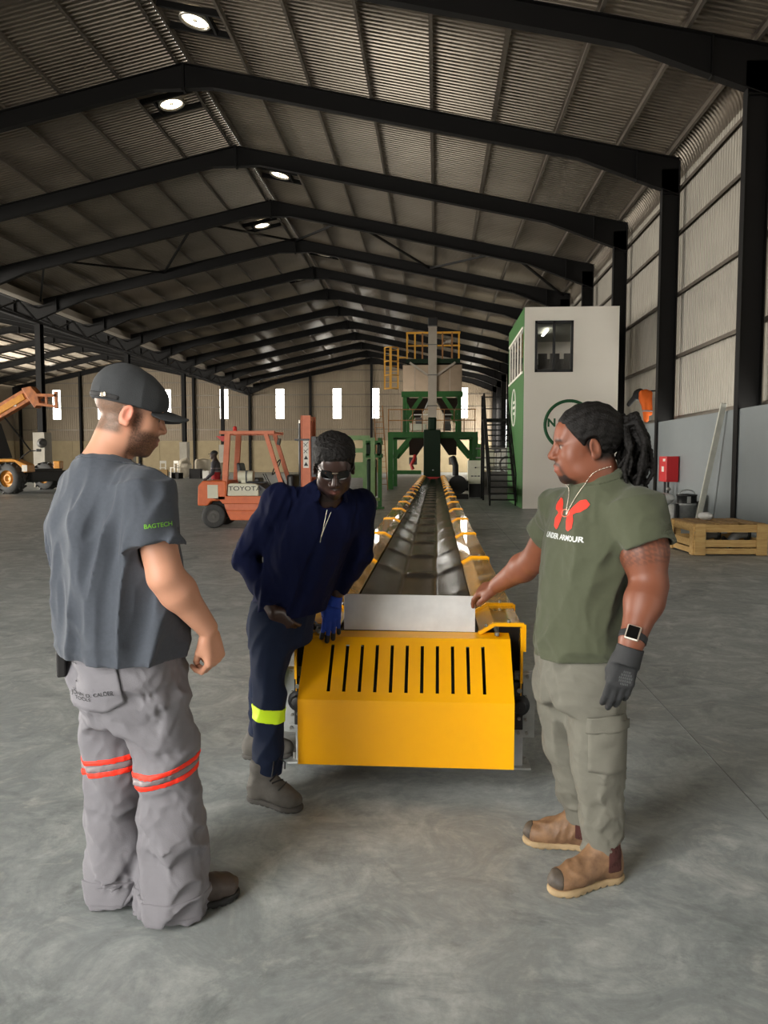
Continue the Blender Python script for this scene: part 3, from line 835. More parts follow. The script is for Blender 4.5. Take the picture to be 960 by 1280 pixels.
# ---- green plant tower at the end of the conveyor
M_green = mat('plant_green_paint', (44, 102, 40), 0.5, 0, noise=0.4, nscale=3, col2=(34, 84, 32), spec=0.3)
M_dgreen = mat('elevator_dark_green', (10, 36, 13), 0.5, 0, noise=0.4, nscale=3, col2=(7, 26, 9), spec=0.2)
M_lgreen = mat('faded_green_paint', (134, 168, 112), 0.55, 0, noise=0.6, nscale=4, col2=(104, 138, 84))
M_stain = mat('stainless_hopper', (142, 124, 104), 0.28, 0.8, noise=0.5, nscale=2, col2=(116, 100, 82))
M_duct = mat('galvanised_duct', (160, 150, 136), 0.45, 0.5, noise=0.4, nscale=2, col2=(130, 120, 108))
M_safety = mat('safety_yellow', (206, 150, 40), 0.5)
M_rust = mat('rusty_yellow_rail', (150, 104, 52), 0.6, 0, noise=0.6, nscale=8, col2=(110, 70, 36))
M_hopdark = mat('dark_cone_steel', (60, 50, 42), 0.5, 0.4)
tw = thing('batching_plant', 'tall green steel plant tower with a stainless hopper and top platform', 'plant', (-0.2, 39.3, 0))
ox = 0.2
def T(x): return x + ox
for y in (0.0, 4.2):
    for x in (-2.32, 1.98): B(tw, 'lower_leg', M_green, (T(x), y, 1.33), (0.26, 0.26, 2.66))
    B(tw, 'lower_beam', M_green, (T(-0.18), y, 2.78), (4.55, 0.24, 0.28))
    for x in (-1.60, 1.17): B(tw, 'upper_leg', M_green, (T(x), y, 3.82), (0.2, 0.2, 1.8))
    B(tw, 'upper_beam', M_green, (T(-0.21), y, 4.82), (3.1, 0.2, 0.28))
    for (a, b) in (((-2.2, 1.6), (-1.3, 2.66)), ((1.86, 1.6), (0.95, 2.66)), ((-1.5, 3.6), (-0.75, 4.68)), ((1.07, 3.6), (0.35, 4.68))):
        MB().bar((T(a[0]), y, a[1]), (T(b[0]), y, b[1]), 0.14, 0.2).build('knee_brace', M_green, tw)
for x in (-2.32, 1.98):
    B(tw, 'side_beam', M_green, (T(x), 2.1, 2.78), (0.2, 4.0, 0.26))
for x in (-1.60, 1.17): B(tw, 'side_beam', M_green, (T(x), 2.1, 4.82), (0.2, 4.0, 0.26))
B(tw, 'tie_beam', M_green, (T(-1.5), 0.0, 0.87), (1.5, 0.16, 0.2))
hp = MB().box((T(-0.21), 2.1, 5.66), (3.02, 3.6, 1.36)).build('hopper', M_stain, tw, bevel=0.02)
for x in (-1.1, 0.68): B(hp, 'hopper_seam', M_duct, (T(x), 0.29, 5.66), (0.03, 0.03, 1.36))
for cx_ in (-1.0, 0.62):
    mb = MB(); h = 0.62
    vs = [(T(cx_ - h), 1.0, 4.7), (T(cx_ + h), 1.0, 4.7), (T(cx_ + h), 3.2, 4.7), (T(cx_ - h), 3.2, 4.7), (T(cx_ - .15), 1.9, 3.75), (T(cx_ + .15), 1.9, 3.75), (T(cx_ + .15), 2.3, 3.75), (T(cx_ - .15), 2.3, 3.75)]
    mb.add(vs, [(0, 1, 5, 4), (1, 2, 6, 5), (2, 3, 7, 6), (3, 0, 4, 7), (4, 5, 6, 7)]); mb.build('discharge_cone', M_hopdark, tw)
    gx = cx_ * 0.92
    B(tw, 'weigh_gate', M_rim, (T(gx), 1.6, 3.55), (0.34, 0.4, 0.34))
    B(tw, 'dosing_unit', M_creamp if cx_ < 0 else M_rim, (T(gx), 1.2, 3.2), (0.8 if cx_ < 0 else 0.4, 0.6, 0.34), bevel=0.03)
    for z in (3.55, 3.85): B(tw, 'air_pipe', M_white, (T(gx + 0.2), 1.0, z), (0.9, 0.05, 0.06))
    vs = [(T(gx - .5), 1.0, 2.62), (T(gx + .5), 1.0, 2.62), (T(gx + .5), 2.8, 2.62), (T(gx - .5), 2.8, 2.62), (T(gx - .5 if cx_ < 0 else gx + .1), 1.6, 1.75), (T(gx - .1 if cx_ < 0 else gx + .5), 1.6, 1.75), (T(gx - .1 if cx_ < 0 else gx + .5), 2.2, 1.75), (T(gx - .5 if cx_ < 0 else gx + .1), 2.2, 1.75)]
    MB().add(vs, [(0, 1, 5, 4), (1, 2, 6, 5), (2, 3, 7, 6), (3, 0, 4, 7), (4, 5, 6, 7), (0, 3, 2, 1)]).build('lower_cone', M_hopdark, tw)
    sp = MB(); sp.box((T(gx - 0.3 if cx_ < 0 else gx + 0.3), 1.5, 1.45), (0.42, 0.42, 0.4)); sp.build('bag_spout', M_rim if cx_ < 0 else M_duct, tw, bevel=0.04)
sp = MB().tube([(T(-1.1), 1.2, 1.75), (T(-1.15), 1.1, 1.5), (T(-1.3), 1.1, 1.25), (T(-1.2), 1.1, 1.0)], 0.09).build('red_hose', M_red, tw)
# platform, rails, braces
B(tw, 'top_platform', M_dgreen, (T(-0.17), 1.6, 6.53), (2.75, 2.6, 0.22))
for (x, z) in ((-1.5, 0), (-1.1, 0), (-0.72, 0), (0.30, 0), (0.78, 0), (1.13, 0)):
    MB().bar((T(x), 0.35, 6.6), (T(x), 0.35, 7.95), 0.08, 0.08).build('rail_post', M_safety if abs(x) > 1 else M_rust, tw)
for z in (7.3, 7.95):
    MB().bar((T(-1.55), 0.35, z), (T(1.2), 0.35, z), 0.06, 0.07 if z < 7.5 else 0.1).build('rail_bar', M_safety, tw)
    for x in (-1.52, 1.17): MB().bar((T(x), 0.35, z), (T(x), 2.8, z), 0.05, 0.05).build('rail_bar', M_safety, tw)
for s in (-1, 1):
    MB().bar((T(-0.2 + s * 1.15), -0.1, 6.4), (T(-0.2 + s * 0.2), -0.1, 5.75), 0.09, 0.1).build('platform_strut', M_duct, tw)
for x in (-2.42, -1.75, -1.2, -0.7, 0.4, 0.9, 1.4, 1.95):
    MB().bar((T(x), -0.15, 2.9), (T(x), -0.15, 4.05), 0.045, 0.045).build('walkway_post', M_rust, tw)
for z in (3.5, 4.05): MB().bar((T(-2.45), -0.15, z), (T(2.0), -0.15, z), 0.05, 0.05).build('walkway_rail', M_rust, tw)
mot = MB().cyl((T(0.3), 0.5, 7.45), (T(0.75), 0.5, 7.55), 0.16).build('drive_motor', M_duct, tw)
# bucket elevator standing in front of the tower
el = thing('bucket_elevator', 'slim grey vertical elevator leg on a dark green boot', 'elevator', (-0.2, 38.62, 0))
B(el, 'boot', M_dgreen, (0, 0.0, 1.5), (0.84, 0.7, 3.0), bevel=0.03)
B(el, 'neck', M_dgreen, (0.0, 0, 3.3), (0.42, 0.4, 0.7), bevel=0.1)
for z0, z1 in ((3.6, 4.2), (4.2, 5.72), (5.72, 7.2), (7.2, 8.1)):
    d = B(el, 'leg_casing', M_duct, (0, 0, (z0 + z1) / 2), (0.42, 0.36, z1 - z0 - 0.02))
    B(d, 'flange', M_rim, (0, 0, z1 - 0.02), (0.47, 0.41, 0.04))
B(el, 'head_cap', M_dark, (0, 0, 8.3), (0.46, 0.42, 0.44), bevel=0.04)
B(el, 'intake_lip', M_red, (0, -0.38, 0.62), (0.8, 0.2, 0.08))
B(el, 'inspection_plate', M_galv, (0.05, -0.36, 1.0), (0.08, 0.02, 0.04))
# ladder cage
lc = thing('ladder_cage', 'yellow hooped ladder cage hanging left of the stainless hopper', 'ladder cage', (-2.3, 39.6, 5.1))
for x in (-0.34, 0.34): MB().bar((x, 0, 0), (x, 0, 2.12), 0.08, 0.08).build('cage_strap', M_safety, lc)
MB().bar((-0.02, -0.35, 0), (-0.02, -0.35, 2.12), 0.12, 0.06).build('cage_strap', M_safety, lc)
for z in (0.02, 0.7, 1.4, 2.1):
    MB().tube([(0.34 * math.cos(a), -0.35 * math.sin(a), z) for a in [i * PI / 10 for i in range(11)]], 0.03, n=6).build('cage_hoop', M_safety, lc)
for k in range(8): MB().bar((-0.3, 0.0, 0.1 + k * 0.27), (0.3, 0.0, 0.1 + k * 0.27), 0.02, 0.02).build('rung', M_safety, lc)
MB().bar((0.34, 0, 1.6), (0.75, 0, 1.6), 0.06, 0.06).build('cage_bracket', M_safety, lc)
# leaning brown ladder by the tower
ld = thing('steel_ladder', 'tall rusty brown ladder with side rails left of the green tower', 'ladder', (-2.75, 38.2, 0))
for x in (-0.22, 0.22):
    MB().bar((x + 0.15, -0.2, 0), (x - 0.15, 0.2, 4.2), 0.05, 0.05).build('stile', M_rust, ld)
for k in range(14): t = 0.3 + k * 0.28; MB().bar((-0.22 + 0.15 - t * 0.0714, -0.2 + t * 0.095, t), (0.22 + 0.15 - t * 0.0714, -0.2 + t * 0.095, t), 0.03, 0.03).build('rung', M_rust, ld)
# ---- faded green machine frame, nearer
gm = thing('machine_frame', 'pale green steel machine frame standing left of the conveyor', 'machine frame', (-2.2, 23.5, 0))
for (x, y, m, w) in ((-0.04, 0.9, M_lgreen, 0.16), (0.12, 0.9, M_lgreen, 0.1), (0.27, 0.0, M_lgreen, 0.13), (0.46, 0.35, M_green, 0.12)):
    B(gm, 'post', m, (x, y, 1.1), (w, w, 2.2))
B(gm, 'top_beam', M_lgreen, (-0.45, 0.9, 2.22), (1.1, 0.14, 0.14)); B(gm, 'mid_beam', M_lgreen, (-0.4, 0.9, 1.82), (0.9, 0.14, 0.14))
B(gm, 'side_beam', M_lgreen, (-0.35, 0.9, 1.2), (0.7, 0.1, 0.5))
B(gm, 'head_block', M_green, (0.30, 0.2, 2.05), (0.5, 0.5, 0.12)); B(gm, 'head_block', M_green, (0.30, 0.2, 1.65), (0.5, 0.5, 0.12))
for x in (0.12, 0.45): B(gm, 'guide_block', M_dgreen, (x, 0.1, 1.85), (0.1, 0.3, 0.4))
for x in (0.22, 0.32): MB().cyl((x, 0.1, 1.3), (x, 0.1, 2.1), 0.03).build('guide_rod', M_bolt, gm)
B(gm, 'dark_drum', M_dgreen, (0.18, 0.7, 0.95), (0.3, 0.4, 1.2), bevel=0.06)
for (x, y) in ((0.27, 0.0), (0.46, 0.35)): B(gm, 'foot_plate', M_green, (x, y, 0.03), (0.26, 0.26, 0.06))
B(gm, 'lower_tie', M_lgreen, (0.36, 0.17, 0.3), (0.3, 0.06, 0.1), 1.0)
# ---- white control cabinet and dark machinery under the tower
cb = thing('control_cabinet', 'pale grey control cabinet standing right of the elevator', 'cabinet', (1.54, 31.4, 0))
B(cb, 'body', M_creamp, (0.05, 0, 1.02), (0.62, 0.35, 0.94), bevel=0.01)
B(cb, 'stand', M_dark, (0.05, 0, 0.27), (0.5, 0.3, 0.54))
for x in (-0.08, 0.05, 0.18): B(cb, 'label_plate', M_rim, (x, -0.18, 0.86), (0.1, 0.01, 0.05))
MB().lathe([(0.03, 0), (0.03, 0.03), (0.001, 0.035)], (0.05, -0.175, 1.2), (0, -1, 0), 12).build('knob', M_ink, cb)
gb = thing('blower_unit', 'dark motor blower unit on the floor between conveyor and control cabinet', 'machine', (0.86, 30.2, 0))
MB().cyl((0, -0.3, 0.55), (0, 0.4, 0.55), 0.36, n=22).build('fan_housing', M_dark, gb, bevel=0.04)
B(gb, 'base', M_dark, (0.0, 0, 0.09), (0.78, 0.9, 0.18)); MB().cyl((0.25, 0, 0.5), (0.4, 0, 0.5), 0.2).build('motor', M_black, gb)
MB().tube([(-0.1, 0, 0.9), (-0.1, 0, 1.3), (-0.2, 0.3, 1.6)], 0.12).build('outlet_pipe', M_dark, gb)
mc = thing('bag_closing_machine', 'cluttered grey machine with pipes standing behind the black staircase', 'machine', (2.6, 33.5, 0))
B(mc, 'base', M_rim, (0, 0, 0.5), (1.3, 0.8, 1.0), bevel=0.03); B(mc, 'head', M_creamp, (-0.3, 0, 1.5), (0.4, 0.5, 0.9), bevel=0.04); B(mc, 'column', M_green, (-0.75, 0, 1.1), (0.14, 0.14, 2.2))
for z in (1.2, 1.6, 2.0): MB().cyl((-0.9, -0.3, z), (0.6, -0.3, z), 0.035).build('pipe', M_bolt, mc)
MB().tube([(0.45 + 0.35 * math.cos(a), -0.45, 1.3 + 0.35 * math.sin(a)) for a in [i * PI / 8 for i in range(16)]], 0.04, closed=True).build('hand_wheel', M_rim, mc)

# ---- two-storey cabin
M_cabwhite = mat('cabin_white_panel', (238, 232, 220), 0.6, 0, noise=0.3, nscale=0.8, col2=(230, 222, 208))
M_cabgreen = mat('cabin_green_panel', (58, 108, 52), 0.5, 0, noise=0.3, nscale=0.8, col2=(48, 94, 44))
M_logo = mat('logo_green', (18, 84, 44), 0.6)
M_wframe = mat('black_window_frame', (22, 22, 23), 0.5)
M_inside = mat('cabin_inside', (150, 152, 142), 0.8)
M_desk = mat('cabin_furniture', (70, 68, 64), 0.6)
M_tube = mat('fluorescent_tube', (255, 250, 235), 0.5, emit=9)
ca = thing('site_cabin', 'two-storey white and green site cabin with a black-framed upper window', 'cabin', (2.70, 24.2, 0))
cw_, cl_, ch_ = 2.86, 5.0, 6.2
wx0, wx1, wz0, wz1 = 0.32, 1.48, 4.22, 5.78
# front wall round its window
fw = MB()
fw.box((cw_ / 2, 0.03, wz0 / 2), (cw_, 0.06, wz0)); fw.box((cw_ / 2, 0.03, (wz1 + ch_) / 2), (cw_, 0.06, ch_ - wz1))
fw.box((wx0 / 2, 0.03, (wz0 + wz1) / 2), (wx0, 0.06, wz1 - wz0)); fw.box(((wx1 + cw_) / 2, 0.03, (wz0 + wz1) / 2), (cw_ - wx1, 0.06, wz1 - wz0))
front = fw.build('front_wall', M_cabwhite, ca)
gz0, gz1, gy0, gy1 = 4.25, 5.62, 0.25, 4.75
sw = MB(); sw.box((0.03, cl_ / 2, gz0 / 2), (0.06, cl_, gz0)); sw.box((0.03, cl_ / 2, (gz1 + ch_) / 2), (0.06, cl_, ch_ - gz1))
sw.box((0.03, gy0 / 2 + 0.02, (gz0 + gz1) / 2), (0.06, gy0 - 0.04, gz1 - gz0)); sw.box((0.03, (gy1 + cl_) / 2, (gz0 + gz1) / 2), (0.06, cl_ - gy1, gz1 - gz0))
sw.xform(Matrix.Translation((-0.012, 0.02, 0))).build('side_wall', M_cabgreen, ca)
B(ca, 'inner_lining', M_desk, (cw_ - 0.08, cl_ / 2, 4.6), (0.03, cl_ - 0.3, 2.4)); B(ca, 'right_wall', M_cabwhite, (cw_ - 0.03, cl_ / 2 + .03, ch_ / 2), (0.06, cl_ - 0.06, ch_)); B(ca, 'back_wall', M_cabwhite, (cw_ / 2, cl_ - 0.03, ch_ / 2), (cw_ - 0.13, 0.06, ch_))
B(ca, 'roof', M_inside, (cw_ / 2, cl_ / 2, ch_ - 0.3), (cw_ - 0.14, cl_ - 0.14, 0.06)); B(ca, 'upper_floor', M_inside, (cw_ / 2, cl_ / 2, 3.1), (cw_ - 0.14, cl_ - 0.14, 0.1))
B(ca, 'roof_sheet', M_cabwhite, (cw_ / 2, cl_ / 2, ch_ - 0.02), (cw_ - 0.14, cl_ - 0.14, 0.05))
B(ca, 'fluorescent_tube', M_tube, (0.95, 2.4, ch_ - 0.40), (0.06, 1.2, 0.05))
B(ca, 'desk', M_desk, (1.2, 1.6, 4.35), (1.9, 0.7, 0.5)); B(ca, 'shelf', M_desk, (1.4, 3.6, 4.5), (1.8, 0.4, 1.1))
for x in (0.75, 1.15, 1.6): B(ca, 'monitor', M_desk, (x, 1.5, 4.8), (0.3, 0.1, 0.36))
wf = MB()
for x in (wx0 + 0.035, (wx0 + wx1) / 2, wx1 - 0.035): wf.box((x, 0.02, (wz0 + wz1) / 2), (0.07, 0.12, wz1 - wz0))
for z in (wz0 + 0.04, wz1 - 0.04): wf.box(((wx0 + wx1) / 2, 0.02, z), (wx1 - wx0, 0.12, 0.08))
win = wf.build('window_frame', M_wframe, ca)
for x in ((wx0 * 3 + wx1) / 4, (wx0 + wx1 * 3) / 4): B(win, 'pane', M_glass, (x, 0.03, (wz0 + wz1) / 2), (0.5, 0.008, wz1 - wz0 - 0.14))
n = 5
for i in range(n + 1):
    y = gy0 + (gy1 - gy0) * i / n; B(ca, 'mullion', M_cabwhite, (0.012, y, (gz0 + gz1) / 2), (0.03, 0.09, gz1 - gz0))
for i in range(n):
    y = gy0 + (gy1 - gy0) * (i + .5) / n; B(ca, 'pane', M_glass, (0.02, y, (gz0 + gz1) / 2), (0.008, (gy1 - gy0) / n - 0.06, gz1 - gz0))
for z in (gz0, gz1): B(ca, 'mullion', M_cabwhite, (0.0, (gy0 + gy1) / 2, z), (0.08, gy1 - gy0, 0.07))
MB().tube([(1.40 + 0.74 * math.cos(a), -0.002, 2.60 + 0.74 * math.sin(a)) for a in [i * PI / 32 for i in range(64)]], 0.056, n=6, closed=True).xform(Matrix.Diagonal((1, 0.15, 1, 1))).build('logo_ring', M_logo, front)
text_mesh('logo_letter', 'N', 0.34, M_logo, front, frame_M((0.86, -0.004, 2.66), (1, 0, 0), (0, 0, 1)), bold=0.014)
MB().tube([(-0.014, 2.9 + 0.62 * math.cos(a), 3.32 + 0.62 * math.sin(a)) for a in [i * PI / 24 for i in range(48)]], 0.03, n=6, closed=True).build('side_logo_ring', M_white, ca)
for dz, w in ((0.18, 0.5), (0.0, 0.7), (-0.2, 0.4)): B(ca, 'side_logo_bar', M_white, (-0.014, 2.9, 3.32 + dz), (0.012, w, 0.09))
B(ca, 'base_skid', M_dark, (cw_ / 2 + 0.3, -0.03, 0.05), (cw_ - 0.6, 0.05, 0.1))

# ---- black staircase beside the cabin
st = thing('steel_staircase', 'black open steel staircase climbing beside the green cabin wall', 'staircase', (1.78, 25.5, 0))
N_ = 15
for i in range(N_):
    B(st, 'tread', M_steel, (0.42, 0.12 + 3.4 * i / N_, 0.2 + 2.8 * i / (N_ - 1)), (0.80, 0.24, 0.04))
for x in (0.0, 0.84):
    MB().bar((x, 0, 0.08), (x, 3.5, 3.0), 0.05, 0.2).build('stringer', M_steel, st)
    MB().bar((x, 0, 1.05), (x, 3.5, 3.95), 0.04, 0.04).build('handrail', M_steel, st); MB().bar((x, 0, 0.6), (x, 3.5, 3.5), 0.03, 0.03).build('mid_rail', M_steel, st)
    for t in (0, 0.25, 0.5, 0.75, 1.0): MB().bar((x, 3.5 * t, 0.1 + 2.9 * t), (x, 3.5 * t, 1.05 + 2.9 * t), 0.04, 0.04).build('baluster', M_steel, st)
B(st, 'landing', M_steel, (0.42, 4.2, 3.02), (0.86, 1.3, 0.08))
for y in (3.6, 4.8): 
    MB().bar((0, y, 0), (0, y, 4.0), 0.07, 0.07).build('landing_post', M_steel, st)
for z in (3.5, 3.95): MB().bar((0, 3.6, z), (0, 4.8, z), 0.04, 0.04).build('landing_rail', M_steel, st)
for z in (3.5, 3.95): MB().bar((0, 4.8, z), (0.84, 4.8, z), 0.04, 0.04).build('landing_rail', M_steel, st)

# ---- slatted wooden crate by the right wall
M_wood = mat('pine_board', (206, 172, 112), 0.75, 0, noise=0.8, nscale=3, col2=(170, 130, 74), stretch=(1, 9, 9), bump=0.15, bscale=30)
M_woodt = mat('weathered_pine_board', (168, 134, 88), 0.8, 0, noise=0.8, nscale=3, col2=(128, 96, 58), stretch=(9, 1, 9), bump=0.15, bscale=30)
cr = thing('wooden_crate', 'low slatted pine crate with loose boards on top by the grey wall', 'crate', (4.12, 12.53, 0), 0.04)
W, D_, Hc = 1.16, 1.12, 0.5
for x in (0.10, W - 0.085):
    for y in (0.0, D_):
        B(cr, 'corner_post', M_wood, (x, y, Hc / 2 + 0.01), (0.17, 0.025, Hc), bevel=0.003)
for x in (0.0, W):
    for y in (0.09, D_ - 0.09): B(cr, 'corner_post', M_wood, (x, y, Hc / 2 + 0.01), (0.025, 0.15, Hc), bevel=0.003)
for y in (0.022, D_ - 0.022):
    for (z, h) in ((0.44, 0.12), (0.20, 0.115), (0.075, 0.09)): B(cr, 'side_slat', M_wood, (W / 2, y, z), (W - 0.02, 0.02, h), bevel=0.003)
for x in (0.022, W - 0.022):
    for (z, h) in ((0.44, 0.12), (0.20, 0.115), (0.075, 0.09)): B(cr, 'side_slat', M_wood, (x, D_ / 2, z), (0.02, D_ - 0.06, h), bevel=0.003)
for i in range(6): B(cr, 'floor_slat', M_woodt, (0.12 + i * 0.184, D_ / 2, 0.03), (0.12, D_ - 0.08, 0.02))
for i, (x, rz) in enumerate(((0.10, 0.02), (0.27, -0.02), (0.45, 0.03), (0.66, -0.05), (0.86, 0.02), (1.04, 0.04))):
    B(cr, 'top_slat', M_woodt, (x, D_ / 2, 0.513 + (i % 2) * 0.003), (0.14, D_ - 0.02, 0.02), rz, bevel=0.003)
M_pipe = mat('grey_pipe_fitting', (150, 150, 148), 0.5, 0.2, noise=0.4, nscale=6, col2=(100, 100, 98))
for i, x in enumerate((0.36, 0.84)):
    f = thing('pipe_fitting', ('left' if i == 0 else 'right') + ' grey curved pipe fitting lying inside the slatted crate', 'pipe fitting', (4.12 + x, 12.53 + 0.5, 0.045))
    MB().tube([(-0.16, 0, 0.09), (-0.08, 0, 0.14), (0.0, 0, 0.24), (0.08, 0, 0.27), (0.18, 0, 0.27)], 0.075, n=14).build('elbow', M_pipe, f)
    MB().lathe([(0.08, -0.02), (0.12, -0.02), (0.12, 0.02), (0.08, 0.02)], (0.18, 0, 0.27), (1, 0, 0)).build('flange', M_black, f)
    MB().lathe([(0.08, -0.02), (0.12, -0.02), (0.12, 0.02), (0.08, 0.02)], (-0.15, 0, 0.12), (1, 0, 0.6)).build('flange', M_black, f)
M_film = mat('clear_plastic_film', (214, 214, 210), 0.3, 0, noise=0.5, nscale=12, col2=(170, 170, 168))
def crumple(name, label, loc, r, sq=(1, 1, 0.7), seed=1, cat='plastic bag', m=None):
    bm = bmesh.new(); bmesh.ops.create_icosphere(bm, subdivisions=3, radius=r)
    rnd = random.Random(seed)
    dirs = [Vector((rnd.gauss(0, 1), rnd.gauss(0, 1), rnd.gauss(0, 1))).normalized() for _ in range(26)]
    for v in bm.verts:
        n = v.co.normalized(); f = 1.0
        for k, d in enumerate(dirs): f += (0.13 if k % 2 else -0.10) * max(0, n.dot(d)) ** 14
        v.co = Vector((v.co.x * sq[0] * f, v.co.y * sq[1] * f, v.co.z * sq[2] * f))
    zm = min(v.co.z for v in bm.verts)
    for v in bm.verts: v.co.z -= zm
    me = bpy.data.meshes.new(name); bm.to_mesh(me); bm.free(); me.materials.append(m or M_film)
    o = bpy.data.objects.new(name, me); C.objects.link(o); o.location = loc
    return tag(o, label, cat)
crumple('plastic_wrap', 'crumpled scrap of clear plastic lying on top of the wooden crate', (4.52, 13.2, 0.527), 0.1, (1.2, 1, 0.7), 4, 'plastic wrap')
# ---- buckets and film against the wall
M_bucket = mat('grey_plastic_bucket', (150, 154, 156), 0.35, 0.1, noise=0.3, nscale=5, col2=(130, 134, 136))
bk = thing('bucket', 'pale grey bucket topped with a crumpled plastic bag against the grey wall', 'bucket', (5.78, 20.0, 0))
MB().lathe([(0.001, 0.01), (0.13, 0.01), (0.14, 0.0), (0.165, 0.34), (0.18, 0.34), (0.18, 0.37), (0.16, 0.37), (0.125, 0.03), (0.001, 0.03)], n=26).build('body', M_bucket, bk)
MB().tube([(0.18 * math.cos(a), -0.06 - 0.13 * math.sin(a), 0.34 - 0.05 * math.sin(a)) for a in [i * PI / 10 for i in range(11)]], 0.006, n=6).build('handle', M_bolt, bk)
crumple('plastic_bag', 'crumpled clear plastic bag heaped on the pale grey bucket', (5.80, 20.0, 0.371), 0.25, (1.0, 1, 0.62), 7)
b2 = thing('drum_vacuum', 'bright metal drum with a black lidded top and carrying handle against the wall', 'drum', (6.02, 18.9, 0))
MB().lathe([(0.001, 0.02), (0.2, 0.02), (0.205, 0.0), (0.215, 0.44), (0.235, 0.45), (0.235, 0.49), (0.001, 0.49)], n=28).build('drum', M_galv, b2)
MB().lathe([(0.22, 0.49), (0.225, 0.66), (0.24, 0.67), (0.24, 0.70), (0.001, 0.72)], n=28).build('motor_head', M_black, b2)
B(b2, 'latch', M_galv, (-0.02, -0.228, 0.58), (0.08, 0.02, 0.16)); B(b2, 'side_bracket', M_black, (-0.25, -0.05, 0.30), (0.07, 0.1, 0.36)); B(b2, 'side_bracket', M_black, (0.26, -0.05, 0.34), (0.06, 0.1, 0.4))
MB().tube([(0.19 * math.cos(a), 0, 0.70 + 0.11 * math.sin(a)) for a in [i * PI / 10 for i in range(11)]], 0.014, n=8).build('handle', M_galv, b2)
crumple('plastic_bag', 'small pale plastic bag slumped between the bucket and the metal drum', (5.74, 19.2, 0.0), 0.16, (0.8, 0.8, 1.5), 9)
# leaning white batten
bt = MB().bar((0, 0, 0), (0.26, -0.75, 2.78), 0.04, 0.13, (1, 0.2, 0)).build('wooden_batten', mat('pale_batten', (196, 196, 184), 0.7, 0, noise=0.4, nscale=4), bevel=0.003)
bt.location = (6.09, 18.35, 0.0); tag(bt, 'long pale batten leaning on the grey wall behind the metal drum', 'batten')
# red fire hose box
M_fire = mat('fire_box_red', (196, 22, 30), 0.4)
hb = thing('fire_hose_box', 'red fire hose box on a black stand pipe by the wall column', 'fire box', (6.10, 20.85, 0))
bx = B(hb, 'box', M_fire, (0.15, 0.34, 1.28), (0.32, 0.68, 0.68), bevel=0.012)
B(bx, 'label', M_white, (-0.013, 0.2, 1.52), (0.006, 0.2, 0.07)); B(bx, 'label', M_white, (-0.013, 0.3, 1.28), (0.006, 0.2, 0.14)); B(bx, 'door_edge', M_red, (-0.012, 0.62, 1.28), (0.008, 0.03, 0.6))
for y in (0.2, 0.5): MB().cyl((0.1, y, 0.0), (0.1, y, 0.95), 0.035).build('stand_pipe', M_black, hb)
MB().lathe([(0.05, 0), (0.05, 0.05), (0.001, 0.05)], (0.1, 0.14, 0.75), (0, -1, 0), 14).build('valve', M_bolt, hb)
# ---- rubbish along the far left
def bigbag(loc, s, label, seed):
    bm = bmesh.new(); bmesh.ops.create_cube(bm, size=1); bmesh.ops.subdivide_edges(bm, edges=bm.edges, cuts=4, use_grid_fill=True)
    rnd = random.Random(seed)
    for v in bm.verts:
        n = v.co.length; v.co += v.co.normalized() * (0.12 - 0.12 * (n - .5)) + Vector((rnd.uniform(-.03, .03), rnd.uniform(-.03, .03), rnd.uniform(-.03, .03)))
        v.co.z += 0.55; v.co.x *= s[0]; v.co.y *= s[1]; v.co.z *= s[2]
    zm = min(v.co.z for v in bm.verts)
    for v in bm.verts: v.co.z = max(v.co.z - zm - 0.02, 0.0)
    me = bpy.data.meshes.new('bulk_bag'); bm.to_mesh(me); bm.free(); me.materials.append(M_bag)
    for p in me.polygons: p.use_smooth = True
    o = bpy.data.objects.new('bulk_bag', me); C.objects.link(o); o.location = loc
    return tag(o, label, 'bulk bag')
M_bag = mat('woven_white_bag', (214, 204, 184), 0.8, 0, noise=0.4, nscale=3, col2=(180, 168, 146))
bigbag((-19.4, 63.0, 0), (0.95, 0.9, 1.25), 'round cream bulk bag standing just right of the pale column plinth', 3)
bigbag((-18.2, 64.5, 0), (0.9, 0.8, 1.0), 'smaller tan bulk bag half hidden behind the walking worker', 5)
M_card = mat('cardboard', (178, 146, 100), 0.8, 0, noise=0.4, nscale=3)
def chair(loc, rz, label):
    t = thing('garden_chair', label, 'chair', loc, rz)
    for (x, y) in ((-.2, -.2), (.2, -.2)): B(t, 'leg', M_white, (x, y, 0.45), (0.08, 0.06, 0.9))
    for (x, y) in ((-.2, .2), (.2, .2)): B(t, 'leg', M_white, (x, y, 0.7), (0.08, 0.06, 1.4))
    B(t, 'seat', M_white, (0, 0, 0.85), (0.5, 0.5, 0.06)); B(t, 'backrest', M_white, (0, .2, 1.3), (0.5, 0.05, 0.22)); B(t, 'armrest', M_white, (0.23, 0, 1.0), (0.06, 0.4, 0.05))
    return t
chair((-21.9, 60.5, 0), 0.3, 'left white broken chair frame in the rubbish by the plinth')
chair((-20.85, 60.2, 0), -0.4, 'right white broken chair frame in the rubbish by the plinth')
def carton(loc, s, rz, m, label):
    t = thing('carton', label, 'box', loc, rz)
    B(t, 'body', m, (0, 0, s[2] / 2), s, bevel=0.01)
    MB().box((-s[0] * 0.3, 0, s[2] + 0.015), (s[0] * 0.4, s[1], 0.02)).build('flap', m, t); MB().box((s[0] * 0.3, 0, s[2] + 0.015), (s[0] * 0.4, s[1], 0.02)).build('flap', m, t)
    return t
carton((-21.3, 58.6, 0), (0.9, 0.7, 0.7), 0.2, M_card, 'brown carton between the two white chair frames')
carton((-20.3, 59.2, 0), (0.7, 0.6, 0.45), -0.3, M_dark, 'black box on the floor in front of the column plinth')
